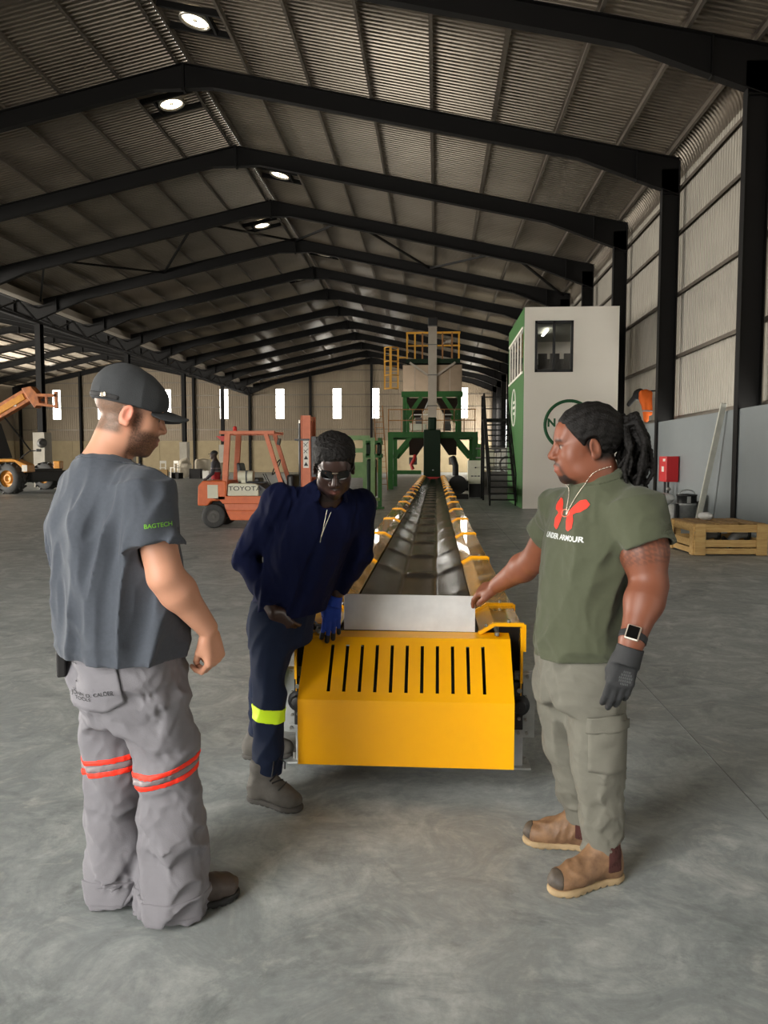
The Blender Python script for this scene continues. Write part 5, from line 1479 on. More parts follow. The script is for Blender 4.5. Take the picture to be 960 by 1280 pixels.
# ============ man on the left: cap, grey T-shirt, light grey trousers
bA = np.array([-1.0, 2.52, 0.0])
ya = math.radians(54); dA = np.array([math.cos(ya), math.sin(ya), 0]); rA = np.array([dA[1], -dA[0], 0])
hA = Head((-1.046, 2.565, 1.697), 27, 14, 1.08)
def skin_color_A(P):
    q = hA.loc(P); x, y, z = q[:, 0], q[:, 1], q[:, 2]
    base = np.tile(np.array(lin((190, 138, 112))), (len(P), 1))
    near = (np.abs(x) < .13) & (np.abs(y) < .2) & (z > -.16)
    nz = np.modf(np.abs(np.sin(P @ np.array([1210., 2990, 3517])) * 43758.5))[0]
    beard = sstep(-.025, -.05, z) * sstep(-.005, .03, y) * sstep(-.135, -.115, z)
    side = sstep(.0, .02, y) * sstep(.055, .03, y) * sstep(.04, .0, z) * sstep(.045, .06, np.abs(x))
    beard = np.clip(np.maximum(beard, side) * (0.62 + 0.35 * nz), 0, .92) * near
    lipm = np.exp(-((z + .061) / .010) ** 2) * np.exp(-(x / .02) ** 2) * (y > .085)
    beard = beard * (1 - .8 * lipm)
    hair = sstep(.0, -.03, y) * sstep(-.075, -.055, z + .0 * x) * near * (np.abs(x) < .076)
    hair = np.maximum(hair, sstep(.035, .02, y) * sstep(.005, .03, z) * near * (np.abs(x) < .077))
    hair = np.clip(hair, 0, 1) * (0.78 + .22 * nz)
    brow = np.exp(-((z - .030 + 6 * (np.abs(x) - .03) ** 2) / .006) ** 2) * sstep(.01, .018, np.abs(x)) * sstep(.055, .045, np.abs(x)) * (y > .06)
    c = base
    red = np.clip(np.exp(-(((np.abs(x) - .082) / .02) ** 2 + (y / .03) ** 2 + (z / .04) ** 2)) * .6, 0, 1) * near
    def mixc(c, m, col): return c * (1 - m[:, None]) + np.array(lin(col)) * m[:, None]
    c = mixc(c, red, (208, 110, 92)); c = mixc(c, beard, (66, 46, 36)); c = mixc(c, hair, (98, 78, 64)); c = mixc(c, brow * near * .8, (60, 42, 32)); c = mixc(c, lipm * near * .6, (176, 96, 86))
    return c
shR, elR, wrR = np.array([-.928, 2.405, 1.44]), np.array([-.862, 2.385, 1.175]), np.array([-.765, 2.50, .985])
shL, elL, wrL = np.array([-1.27, 2.68, 1.44]), np.array([-1.23, 2.90, 1.20]), np.array([-1.14, 2.93, 1.02])
bf = Field(); hA.build(bf, 1.1, 1.0)
bf.cap(hA.p(0, -.022, -.05), (-1.118, 2.515, 1.50), .064, .078, .03)
bf.cap((-1.118, 2.515, 1.50), (-1.09, 2.54, 1.10), .075, .12, .05); bf.cap((-1.09, 2.54, 1.10), (-1.06, 2.545, .85), .12, .12, .05)
for (s_, e_, w_) in ((shR, elR, wrR), (shL, elL, wrL)):
    bf.cap((-1.118, 2.515, 1.45), s_, .06, .055, .04); bf.cap(s_, e_, .064, .057, .03)
    m_ = e_ + (w_ - e_) * .28; bf.cap(e_, m_, .054, .057, .02); bf.cap(m_, w_, .057, .036, .03)
hand(bf, wrR + np.array([.008, .010, -.020]), (.12, .10, -.93), rA * 0.75 + np.array([.5, -.25, .1]), (-.55, -.35, 0), (50, 55, 60, 64), (.25, .9), 1.08)
hand(bf, wrL, (.3, .1, -.9), (.3, .9, .1), (0, 0, 1), (45, 50, 55, 60), (.4, .8), 1.05)
lgA = [((-1.10, 2.60, .80), (-1.14, 2.60, .45), (-1.09, 2.53, .10)), ((-1.0, 2.50, .80), (-.90, 2.50, .48), (-.90, 2.46, .10))]
for (h_, k_, a_) in lgA: bf.cap(h_, k_, .085, .06, .05); bf.cap(k_, a_, .058, .042, .03)
pA = field_obj('person', bf, .0036, M_skinA, None, bA, skin_color_A)
pA.location = bA
tag(pA, 'bearded man in a dark cap, grey T-shirt and light grey trousers with red bands', 'person')
eyes(hA, pA, bA, M_eyew, M_iris)
# cap
cf = Field(); cf.ell(hA.p(0, -.012, .052), np.array([.088, .112, .094]) * 1.08, hA.M, .02)
cf.ell(hA.p(0, -.03, .08), np.array([.078, .082, .076]) * 1.08, hA.M, .03); cf.ell(hA.p(0, .022, .058), np.array([.080, .090, .072]) * 1.08, hA.M, .03)
cf.plane(hA.p(0, -.02, .026), -hA.M[2], 0, 'pi')
cf.disp = Wrinkle(3, 38, .0012, hA.M[2], .5); cf.pad = .004
capA = field_obj('cap', cf, .004, M_capA, pA, bA)
br = Field(); br.ell(hA.p(0, .095, .030), np.array([.078, .090, .05]) * 1.08, hA.M, .01)
br.fn(lambda p: (lambda q: np.abs(q[..., 2] - (.044 - .10 * (q[..., 1] - .09) - 7.0 * q[..., 0] ** 2)) - .0034)(hA.loc(p)))
br.plane(hA.p(0, .06, 0), -hA.M[1])
field_obj('brim', br, .003, M_capA, capA, bA, bounds=(hA.p(0, .12, .02) - .16, hA.p(0, .12, .02) + .16))
MB().lathe([(.001, .012), (.008, .010), (.010, 0)], hA.p(0, -.005, .145) - bA, hA.M[2], 12).build('cap_button', M_capA, capA)
sb = Field(); sb.field(cf, .003); sb.fn(lambda p: (lambda q: np.abs(q[..., 2] - .038) - .008)(hA.loc(p))); sb.plane(hA.p(0, -.045, 0), hA.M[1])
field_obj('strap', sb, .004, M_soleA, capA, bA, bounds=(hA.p(0, -.06, .04) - .14, hA.p(0, -.06, .04) + .14))
MB().box(hA.p(.064, -.085, .040) - bA, (.018, .022, .016), math.radians(27 + 40)).build('buckle', M_silver, capA, bevel=.003)
# T-shirt
sf = Field()
sf.loft([(.80, -1.066, 2.535, .232, .200), (.95, -1.071, 2.535, .243, .203), (1.05, -1.075, 2.535, .246, .205), (1.2, -1.085, 2.535, .246, .198), (1.33, -1.103, 2.53, .243, .182), (1.42, -1.115, 2.525, .215, .150), (1.48, -1.12, 2.52, .165, .120), (1.525, -1.12, 2.515, .105, .098), (1.56, -1.116, 2.515, .08, .084)], rA, dA, .03)
sf.cap((-1.118, 2.515, 1.47), shR + np.array([0, 0, .005]), .075, .080, .05); sf.cap((-1.118, 2.515, 1.47), shL + np.array([0, 0, .01]), .075, .08, .05)
sf.cone(shR + np.array([-.004, .006, .02]), (-.893, 2.372, 1.272), .090, .094, .04); sf.cone(shL, (-1.235, 2.80, 1.29), .085, .085, .04)
sf.plane((-1.07, 2.53, .895), (-.05, .02, -1), .006, 'pi')
sf.cap((-.888, 2.385, 1.315), (-.872, 2.38, 1.25), .068, .070, .004, 'ps')
sf.cap(hA.p(0, -.03, -.06), (-1.116, 2.515, 1.53), .066, .069, .004, 'ps')
w1 = Wrinkle(11, 20, .016, (0, 0, 1), .22); w2 = Wrinkle(12, 34, .0035, (.3, .2, 1), .5); w3 = Wrinkle(13, 26, .009, (1, 0.3, 0.2), .3)
sf.disp = lambda p: w1(p) * sstep(1.5, 1.3, p[..., 2]) + w2(p) + w3(p) * .4 * sstep(1.02, .95, p[..., 2]); sf.pad = .02
shirtA = field_obj('t_shirt', sf, .005, M_shirtA, pA, bA, smooth=1)
cr_ = Field(); cr_.field(sf, .004); cr_.fn(lambda p: np.abs(p[..., 2] - (1.548 - .25 * ((p - np.array([-1.116, 2.515, 0])) @ dA))) - .011); cr_.cap(hA.p(0, -.03, -.06), (-1.116, 2.515, 1.50), .064, .068, 0, 's')
field_obj('collar', cr_, .004, M_shirtA, shirtA, bA, bounds=((-1.26, 2.38, 1.44), (-.97, 2.66, 1.62)))
vA = nrm_(np.array([.39, -.92, 0])); 
cloth_text('sleeve_print', 'BAGTECH', .0185, M_lime, shirtA, shirtA, (-.852, 2.30, 1.345), (.93, .30, .06), (-.02, -.02, 1), bA, sx=1.0, bold=.0003)
# trousers
tf = Field()
tf.loft([(.66, -1.045, 2.552, .195, .165), (.74, -1.052, 2.548, .215, .188), (.82, -1.06, 2.545, .220, .190), (.93, -1.066, 2.54, .205, .172)], rA, dA, .05)
tf.loft([(.02, -1.112, 2.560, .108, .115), (.10, -1.118, 2.568, .106, .113), (.25, -1.133, 2.59, .101, .105), (.45, -1.143, 2.60, .100, .104), (.60, -1.135, 2.60, .112, .118), (.76, -1.12, 2.595, .12, .135)], rA, dA, .045)
tf.loft([(.02, -.893, 2.465, .110, .117), (.10, -.887, 2.475, .108, .115), (.25, -.890, 2.488, .106, .110), (.5, -.903, 2.50, .110, .115), (.62, -.93, 2.50, .118, .122), (.76, -.975, 2.498, .128, .135)], rA, dA, .045)
w4 = Wrinkle(21, 22, .011, (.4, .3, .9), .45); w5 = Wrinkle(22, 30, .010, (1, .4, .1), .35); w6 = Wrinkle(23, 60, .002, (1, 0, 0), .6)
tf.disp = lambda p: w4(p) * .8 + w5(p) * (sstep(.45, .15, p[..., 2]) * .9 + .35) + w6(p); tf.pad = .02
trA = field_obj('trousers', tf, .0055, M_trouA, pA, bA, smooth=2)
def band(z0, h, cxy, rad, slope, m, nm):
    b = Field(); b.field(tf, .0035)
    b.fn(lambda p: np.abs(p[..., 2] - z0 - (p[..., 0] - cxy[0]) * slope[0] - (p[..., 1] - cxy[1]) * slope[1]) - h)
    b.fn(lambda p: np.hypot(p[..., 0] - cxy[0], p[..., 1] - cxy[1]) - rad)
    field_obj(nm, b, .0045, m, trA, bA, bounds=((cxy[0] - .17, cxy[1] - .17, z0 - .1), (cxy[0] + .17, cxy[1] + .17, z0 + .1)))
for (z0, cxy, sl_) in ((.492, (-1.143, 2.60), (.08, .05)), (.502, (-.902, 2.50), (.22, .05))):
    band(z0 + .020, .0095, cxy, .128, sl_, M_tapeO, 'orange_band'); band(z0, .0105, cxy, .128, sl_, M_tapeS, 'silver_band'); band(z0 - .021, .0095, cxy, .128, sl_, M_tapeO, 'orange_band')
for (cxy, rad) in (((-1.113, 2.562), .15), ((-.892, 2.468), .15)):
    b = Field(); b.field(tf, .006); b.fn(lambda p: np.abs(p[..., 2] - .062) - .036); b.fn(lambda p, c=cxy: np.hypot(p[..., 0] - c[0], p[..., 1] - c[1]) - .135)
    b.fn(lambda p, c=cxy: ((p[..., 0] - c[0]) * -rA[0] + (p[..., 1] - c[1]) * -rA[1]) * (1 if c[0] > -1 else -1) - .11)
    field_obj('turn_up', b, .005, M_trouA, trA, bA, bounds=((cxy[0] - .16, cxy[1] - .16, 0.0), (cxy[0] + .16, cxy[1] + .16, .13)))
# back pocket and its print
def patch(nm, poly, m, o, x, y, cloth, base, off, parent, n=10):
    bm = bmesh.new(); vs = [bm.verts.new((p[0], p[1], 0)) for p in poly]; bm.faces.new(vs)
    bmesh.ops.triangulate(bm, faces=bm.faces); bmesh.ops.subdivide_edges(bm, edges=bm.edges, cuts=n, use_grid_fill=True)
    me = bpy.data.meshes.new(nm); bm.to_mesh(me); bm.free(); me.materials.append(m)
    t = bpy.data.objects.new(nm, me); C.objects.link(t); t.parent = parent
    press(t, cloth, o, x, y, base, off, 0)
    for p in me.polygons: p.use_smooth = True
    return t
o_ = (-1.075, 2.28, .815); xv = (.90, -.20 + .55, .10); yv = (.1, 0, 1)
pk = patch('back_pocket', [(-.075, .07), (.085, .075), (.10, -.055), (.03, -.085), (-.065, -.07)], M_trouA, o_, xv, yv, trA, bA, .005, trA)
cloth_text('pocket_print', 'JOHN D. CALDER', .017, M_print, trA, trA, (-1.065, 2.28, .800), (.88, .35, .16), (-.1, 0, 1), bA, .011)
cloth_text('pocket_print', 'TOOLS', .016, M_print, trA, trA, (-1.095, 2.28, .779), (.88, .35, .12), (-.1, 0, 1), bA, .011)
MB().box(np.array([-1.262, 2.475, .862]) - bA, (.03, .06, .085), .5).build('belt_pouch', M_soleA, pA, bevel=.006)
for (cc, rr) in (((-1.112, 2.56), 0), ((-.893, 2.465), 1)): pass
boot(pA, bA, (-1.110, 2.500), (-.920, 2.690), M_bootA, M_soleA, .13, .05, 31, ank=(-1.10, 2.54, .14))
boot(pA, bA, (-.938, 2.420), (-.700, 2.610), M_bootA, M_soleA, .13, .052, 32, ank=(-.895, 2.465, .14))

# ============ man in the middle: navy work suit, bending over the conveyor
bB = np.array([-0.72, 3.45, 0.0])
ya = math.radians(-68); dB = np.array([math.cos(ya), math.sin(ya), 0]); rB = np.array([dB[1], -dB[0], 0])
hB = Head((-.435, 3.265, 1.515), -80, 30, 1.0)
def skin_color_B(P):
    q = hB.loc(P); x, y, z = q[:, 0], q[:, 1], q[:, 2]
    c = np.tile(np.array(lin((52, 32, 25))), (len(P), 1))
    near = (np.abs(x) < .13) & (np.abs(y) < .2) & (z > -.16)
    lipm = np.exp(-((z + .061) / .010) ** 2) * np.exp(-(x / .02) ** 2) * (y > .085) * near
    c = c * (1 - .5 * lipm[:, None]) + np.array(lin((150, 92, 84))) * .5 * lipm[:, None]
    bd = np.clip(sstep(-.075, -.09, z) * sstep(.0, .03, y) + np.exp(-((z + .044) / .005) ** 2) * np.exp(-(x / .022) ** 2) * (y > .08), 0, 1) * near * .8
    return c * (1 - bd[:, None]) + np.array(lin((20, 16, 14))) * bd[:, None]
sR, eR, wR = np.array([-.690, 3.37, 1.355]), np.array([-.868, 3.43, 1.105]), np.array([-.715, 3.325, .875])
sL, eL, wL = np.array([-.345, 3.49, 1.345]), np.array([-.352, 3.525, 1.12]), np.array([-.458, 3.555, .932])
bf = Field(); hB.build(bf, 1.0, 1.15, 1.2)
bf.cap(hB.p(0, -.022, -.05), (-.49, 3.40, 1.37), .056, .066, .03); bf.cap((-.49, 3.40, 1.37), (-.60, 3.45, 1.0), .07, .10, .05); bf.cap((-.60, 3.45, 1.0), (-.70, 3.475, .87), .10, .10, .05)
for (s_, e_, w_) in ((sR, eR, wR), (sL, eL, wL)):
    bf.cap((-.50, 3.41, 1.33), s_, .05, .05, .04); bf.cap(s_, e_, .052, .046, .03); bf.cap(e_, w_, .046, .030, .03)
hand(bf, wR, (.50, .22, -.62), (-.3, -.85, .2), (.6, -.2, .6), (35, 40, 45, 50), (.5, .6), 1.0)
bf.cap(wL, wL + np.array([-.02, .01, -.05]), .030, .026, .02)
for (h_, k_, a_) in (((-.738, 3.43, .80), (-.748, 3.38, .47), (-.762, 3.337, .10)), ((-.74, 3.53, .80), (-.85, 3.70, .47), (-.90, 3.85, .10))): bf.cap(h_, k_, .075, .052, .05); bf.cap(k_, a_, .05, .04, .03)
pB = field_obj('person', bf, .0036, M_skinB, None, bB, skin_color_B)
pB.location = bB
tag(pB, 'man in dark navy work clothes and sunglasses bending over the conveyor with a blue glove', 'person')
hf = Field(); hB.cranium(hf, .012); hf.ell(hB.p(0, -.01, .088), np.array([.082, .10, .058]), hB.M, .03)
hf.plane(hB.p(0, .06, .052), hB.M[1] * .62 - hB.M[2] * .78, .012, 'pi'); hf.plane(hB.p(0, -.05, -.035), -hB.M[2], .01, 'pi')
hf.disp = Wrinkle(41, 160, .0018, (0, 0, 1), .8, ridge=False); hf.pad = .004
field_obj('hair', hf, .004, M_hair, pB, bB)
# sunglasses resting low on the brow
sg = MB()
X = hB.M[0]; Yv = hB.M[1]; Z = hB.M[2]
for q in (-1, 1):
    pts = []
    for i in range(20):
        a = 2 * PI * i / 20; ex = 0.026 * math.copysign(abs(math.cos(a)) ** .7, math.cos(a)); ez = .0205 * math.copysign(abs(math.sin(a)) ** .7, math.sin(a))
        pts.append((ex, ez))
    vs = [tuple(hB.p(q * .034 + ex, .1085 - .9 * (ex + q * .034) ** 2 * 6, .022 + ez) - bB) for (ex, ez) in pts] + [tuple(hB.p(q * .034 + ex, .1045 - .9 * (ex + q * .034) ** 2 * 6, .022 + ez) - bB) for (ex, ez) in pts]
    L_ = MB().add(vs, [tuple(range(20)), tuple(reversed(range(20, 40)))] + [(i, (i + 1) % 20, 20 + (i + 1) % 20, 20 + i) for i in range(20)])
    L_.build('sunglass_lens', M_shades, pB)
    MB().tube([tuple(hB.p(q * .062, .088, .032) - bB), tuple(hB.p(q * .078, .05, .030) - bB), tuple(hB.p(q * .083, -.01, .026) - bB)], .0035, n=6).build('sunglass_arm', M_shades, pB)
MB().tube([tuple(hB.p(x, .108 - 5 * x * x, .034) - bB) for x in (-.012, 0, .012)], .003, n=6).build('sunglass_bridge', M_silver, pB)
# jacket
jf = Field()
jf.loft([(.74, -.70, 3.475, .165, .142), (.90, -.665, 3.475, .175, .148), (1.0, -.625, 3.46, .192, .152), (1.12, -.582, 3.445, .198, .150), (1.24, -.535, 3.43, .200, .145), (1.33, -.508, 3.42, .175, .118), (1.40, -.492, 3.41, .10, .090)], rB, dB, .03)
jf.cap((-.50, 3.41, 1.345), sR, .07, .078, .05); jf.cap((-.50, 3.41, 1.345), sL, .07, .075, .05)
jf.cap(sR, eR, .076, .064, .04); jf.cone(eR, wR + np.array([.004, -.002, .01]), .062, .050, .02)
jf.cap(sL, eL, .074, .062, .04); jf.cone(eL, wL + np.array([.004, 0, .012]), .061, .049, .02)
jf.ell((-.49, 3.385, 1.425), (.095, .085, .04), None, .03)
jf.cap(hB.p(0, -.03, -.06), (-.485, 3.385, 1.36), .060, .066, .004, 'ps')
# open neck
jf.cap((-.475, 3.30, 1.40), (-.495, 3.275, 1.24), .038, .006, .01, 'ps')
w7 = Wrinkle(51, 24, .007, (.3, 0, 1), .4); w8 = Wrinkle(52, 45, .003, (0, 0, 1), .6); jf.disp = wr_sum(w7, w8); jf.pad = .014
jf.plane((-.66, 3.47, .835), (.12, 0, -1), .006, 'pi')
jk = field_obj('work_jacket', jf, .0055, M_navy, pB, bB, smooth=2)
for q in (-1, 1):
    cl = Field(); c0 = np.array([-.485, 3.39, 1.425])
    
    cl.ell(c0 + rB * q * .066 + dB * .045 - np.array([0, 0, .03]), (.010, .052, .036), np.stack([nrm_(rB * q + np.array([0, 0, .45]) + dB * .35), nrm_(dB - rB * q * .35 - np.array([0, 0, .55])), np.cross(nrm_(rB * q + np.array([0, 0, .45]) + dB * .35), nrm_(dB - rB * q * .35 - np.array([0, 0, .55])))]), 0)
    cl.cap(c0 + rB * q * .070 - dB * .02 + np.array([0, 0, .01]), c0 + rB * q * .060 + dB * .05 - np.array([0, 0, .02]), .012, .012, .02)
    field_obj('collar', cl, .0045, M_navy, jk, bB)
MB().tube([tuple(np.array(p) - bB) for p in ((-.470, 3.292, 1.33), (-.480, 3.275, 1.27), (-.492, 3.268, 1.22), (-.497, 3.268, 1.19))], .0016, n=6).build('zip', M_silver, jk)
MB().tube([tuple(np.array(p) - bB) for p in ((-.452, 3.288, 1.32), (-.476, 3.272, 1.26), (-.495, 3.266, 1.205))], .0010, n=6).build('lanyard', M_silver, pB)
# trousers
tb = Field()
tb.loft([(.70, -.715, 3.475, .145, .125), (.78, -.712, 3.475, .152, .130), (.90, -.69, 3.475, .155, .132)], rB, dB, .05)
tb.chain([(-.738, 3.43, .80), (-.745, 3.395, .62), (-.748, 3.375, .45), (-.752, 3.35, .25), (-.762, 3.335, .10)], [.102, .083, .072, .066, .062], .05)
tb.chain([(-.74, 3.53, .80), (-.81, 3.62, .62), (-.855, 3.70, .45), (-.878, 3.79, .25), (-.90, 3.85, .10)], [.095, .08, .07, .064, .06], .05)
w9 = Wrinkle(61, 26, .007, (.5, .2, .8), .5); w10 = Wrinkle(62, 30, .006, (1, 0, 0), .35); tb.disp = lambda p: w9(p) + w10(p) * sstep(.35, .12, p[..., 2]); tb.pad = .014
tb.plane((0, 0, .125), (0, 0, -1), .004, 'pi')
trB = field_obj('trousers', tb, .0055, M_navyT, pB, bB, smooth=2)
lb = Field(); lb.field(tb, .004); lb.fn(lambda p: np.abs(p[..., 2] - .405 + (p[..., 0] + .745) * .12) - .031); lb.fn(lambda p: np.hypot(p[..., 0] + .745, p[..., 1] - 3.368) - .10)
field_obj('lime_band', lb, .0045, M_limeT, trB, bB, bounds=((-.87, 3.24, .33), (-.62, 3.50, .48)))
# glove on the left hand
gf = Field(); tips = []
gd = nrm_((-.10, .08, -.98))
hand(gf, wL + np.array([-.022, .008, -.045]), gd, (.12, -.97, .1), (-.9, -.1, 0), (8, 6, 8, 10), (.30, .4), 1.06, .10, tips, curl2=.5, fat=1.2)
gf.cone(wL + np.array([-.012, .004, -.022]), wL + np.array([-.026, .008, -.07]), .036, .036, .015)
glv = field_obj('blue_glove', gf, .0032, M_glb, pB, bB)
tg = Field()
for (p, q, r0, r1) in tips: tg.cap(p - (q - p) * .25, q, r0 + .0018, r1 + .0022, 0)
field_obj('glove_fingertip_coating', tg, .0032, M_gltip, glv, bB)['kind'] = 'thing'
boot(pB, bB, (-.845, 3.365), (-.585, 3.250), M_bootB, M_soleB, .18, .052, 71, ank=(-.778, 3.338, .185), lace=M_gltip)
boot(pB, bB, (-.995, 3.835), (-.735, 3.885), M_bootB, M_soleB, .18, .052, 72, ank=(-.90, 3.852, .185), lace=M_gltip)

# ============ man on the right: olive T-shirt, cargo trousers
bC = np.array([0.55, 2.90, 0.0])
ya = math.radians(206); dC = np.array([math.cos(ya), math.sin(ya), 0]); rC = np.array([dC[1], -dC[0], 0])
hC = Head((.548, 2.862, 1.592), 181, 4, 1.10)
sL, eL, wL = np.array([.705, 2.745, 1.372]), np.array([.738, 2.690, 1.115]), np.array([.662, 2.60, .945])
sR, eR, wR = np.array([.505, 3.12, 1.355]), np.array([.430, 3.350, 1.115]), np.array([.288, 3.595, .960])
def skin_color_C(P):
    q = hC.loc(P); x, y, z = q[:, 0], q[:, 1], q[:, 2]
    c = np.tile(np.array(lin((124, 73, 52))), (len(P), 1))
    near = (np.abs(x) < .13) & (np.abs(y) < .2) & (z > -.16)
    nz = np.modf(np.abs(np.sin(P @ np.array([1210., 2990, 3517])) * 43758.5))[0]
    def mixc(c, m, col): return c * (1 - m[:, None]) + np.array(lin(col)) * m[:, None]
    gt = sstep(-.082, -.092, z) * sstep(.03, .05, y) * sstep(.042, .03, np.abs(x)) * (.8 + .2 * nz)
    mo = np.exp(-((z + .044 + .25 * np.abs(x)) / .0055) ** 2) * sstep(.036, .026, np.abs(x)) * (y > .075) * .85
    chs = np.exp(-((np.abs(x) - .032) / .005) ** 2) * sstep(-.05, -.06, z) * (y > .06) * .6
    brow = np.exp(-((z - .030 + 5 * (np.abs(x) - .03) ** 2) / .0055) ** 2) * sstep(.008, .016, np.abs(x)) * sstep(.056, .046, np.abs(x)) * (y > .05) * .85
    hair = sstep(.045, .025, y - .55 * (z - .04)) * sstep(-.06, -.03, z) * (np.abs(x) < .076)
    lipm = np.exp(-((z + .064) / .009) ** 2) * np.exp(-(x / .022) ** 2) * (y > .084)
    lash = np.exp(-((z - .0135 + 8 * (np.abs(x) - .032) ** 2) / .0028) ** 2) * sstep(.014, .02, np.abs(x)) * sstep(.052, .046, np.abs(x)) * (y > .07) * .85
    c = mixc(c, lash * near, (24, 16, 13))
    c = mixc(c, hair * near, (34, 26, 22)); c = mixc(c, lipm * near * .6, (170, 104, 94)); c = mixc(c, np.clip(gt + mo + chs, 0, .95) * near, (22, 17, 15)); c = mixc(c, brow * near, (26, 18, 15))
    # tattoo on the left upper arm
    ax = nrm_(eL - sL); t = (P - sL) @ ax; w = P - sL - t[:, None] * ax; rr = np.linalg.norm(w, axis=1)
    sc = np.sin(P @ np.array([330., 90, 60])) + np.sin(P @ np.array([-60., 250, 290])) + np.sin(P @ np.array([200., -180, 420]))
    ink = sstep(.10, .115, t) * sstep(.205, .185, t) * (rr < .11) * sstep(-.3, .3, sc + .3) * (w @ np.array([-.2, -1, 0]) > -.02)
    c = mixc(c, ink * .5 * (~near), (70, 46, 38))
    # paler palms/knuckles of the bare hand
    return c
bf = Field(); hC.build(bf, 1.08, 1.2, 1.15)
bf.cap(hC.p(0, -.028, -.05), (.608, 2.885, 1.42), .070, .084, .03); bf.cap((.606, 2.885, 1.41), (.57, 2.9, 1.1), .08, .11, .05); bf.cap((.57, 2.9, 1.1), (.54, 2.9, .80), .11, .11, .05)
bf.cap((.60, 2.89, 1.36), sL, .06, .06, .04); bf.cap(sL, sL + (eL - sL) * .55, .080, .080, .03); bf.cap(sL + (eL - sL) * .55, eL, .080, .062, .03)
m_ = eL + (wL - eL) * .3; bf.cap(eL, m_, .060, .063, .02); bf.cap(m_, wL, .063, .041, .03)
bf.cap((.60, 2.89, 1.36), sR, .06, .06, .04); bf.cap(sR, eR, .064, .058, .03)
m_ = eR + (wR - eR) * .3; bf.cap(eR, m_, .057, .060, .02); bf.cap(m_, wR, .060, .037, .03)
bf.cap(wL, wL + np.array([-.015, -.008, -.05]), .040, .036, .02)
# right hand closing on the edge of the steel plate
fdR = nrm_(np.array([-.66, .62, -.30]))
hand(bf, wR + (wR - eR) / np.linalg.norm(wR - eR) * .012, fdR, (-.25, -.55, .80), (-.4, -.5, -.6), (26, 30, 34, 38), (.62, .35), 1.08, .03, curl2=.7, fat=1.15)
for (h_, k_, a_) in (((.59, 2.84, .78), (.60, 2.82, .44), (.625, 2.79, .10)), ((.52, 2.97, .78), (.525, 2.99, .44), (.585, 3.02, .10))): bf.cap(h_, k_, .085, .06, .05); bf.cap(k_, a_, .058, .042, .03)
pC = field_obj('person', bf, .0036, M_skinC, None, bC, skin_color_C)
pC.location = bC
tag(pC, 'man with tied dreadlocks in an olive T-shirt, cargo trousers and tan boots', 'person')
eyes(hC, pC, bC, M_eyew, M_iris)
# nails of the gripping hand are left to the skin; hair: rows drawn back into a tail
hf = Field(); hC.cranium(hf, .016); hf.ell(hC.p(0, -.02, .070), np.array([.078, .085, .072]) * 1.1, hC.M, .03)
for q in (-1, 1): hf.ell(hC.p(q * .088, -.004, -.006), np.array([.03, .029, .040]) * 1.1, hC.M, .008, 'ps')
hf.plane(hC.p(0, .070, .066), hC.M[1] * .80 - hC.M[2] * .60, .012, 'pi')
hf.plane(hC.p(0, -.035, -.035), -hC.M[2] * .9 - hC.M[1] * -.30, .012, 'pi')
def rows(p):
    q = hC.loc(p); a = np.arctan2(q[..., 0], q[..., 2] - .02)
    ln = np.arctan2(q[..., 2] - .03, -q[..., 1] - .02 + 1e-6)
    return -.0045 * np.abs(np.sin(a * 10 + .6 * np.sin(q[..., 1] * 40))) + .002 + .0012 * np.sin(q[..., 1] * 170 + a * 6)
hf.disp = rows; hf.pad = .008
hr = field_obj('hair', hf, .0038, M_hair, pC, bC)
pt = Field(); rs = random.Random(5)
root = hC.p(0, -.108, .052)
bk_ = -hC.M[1]; sd = hC.M[0]; upv = np.array([0, 0, 1.0])
for i in range(58):
    a = rs.uniform(0, 2 * PI); rr = math.sqrt(rs.random()) * .036
    p0 = root + sd * rr * math.cos(a) + upv * rr * math.sin(a)
    out = .015 + .085 * rs.random(); ln = rs.uniform(.09, .175)
    side = rs.uniform(-.045, .045) + .02 * math.cos(a)
    p1 = p0 + bk_ * out * .7 + upv * (.012 + .3 * rr * math.sin(a)) + sd * side * .4
    p2 = p0 + bk_ * out * 1.05 + upv * (-.05) + sd * side * .8
    p3 = p0 + bk_ * (out * 1.0 + rs.uniform(-.03, .02)) + upv * (-.05 - ln * .55) + sd * side
    p4 = p0 + bk_ * (out * .9 + rs.uniform(-.03, .02)) + upv * (-.05 - ln) + sd * side * 1.05
    pt.chain([p0, p1, p2, p3, p4], [.0105, .0098, .0092, .0086, .0062], .003)
pt.disp = lambda p: .0010 * np.sin(p[..., 2] * 420) ; pt.pad = .003
field_obj('dreadlock_tail', pt, .0034, M_hair, hr, bC)
MB().tube([tuple(hC.p(.034 * math.cos(a), -.112, .055 + .036 * math.sin(a)) - bC) for a in [i * PI / 8 for i in range(16)]], .007, closed=True).build('hair_tie', M_gltip, hr)
# T-shirt
sf = Field()
sf.loft([(.72, .534, 2.90, .200, .158), (.90, .543, 2.90, .198, .156), (1.0, .550, 2.90, .196, .150), (1.13, .560, 2.90, .200, .150), (1.26, .572, 2.90, .212, .152), (1.34, .584, 2.90, .200, .136), (1.40, .598, 2.895, .165, .118), (1.45, .606, 2.89, .122, .105), (1.49, .610, 2.888, .094, .094), (1.52, .610, 2.888, .082, .086)], rC, dC, .03)
sf.cap((.60, 2.89, 1.37), sL, .075, .090, .05); sf.cap((.60, 2.89, 1.37), sR, .075, .082, .05)
sf.cone(sL + np.array([-.004, .008, .02]), (.733, 2.695, 1.243), .096, .099, .04); sf.cone(sR, (.462, 3.245, 1.225), .096, .092, .04)
w11 = Wrinkle(81, 18, .008, (.2, 0, 1), .35); w12 = Wrinkle(82, 26, .008, (1, .3, .3), .35); w13 = Wrinkle(83, 55, .0016, (0, 0, 1), .6)
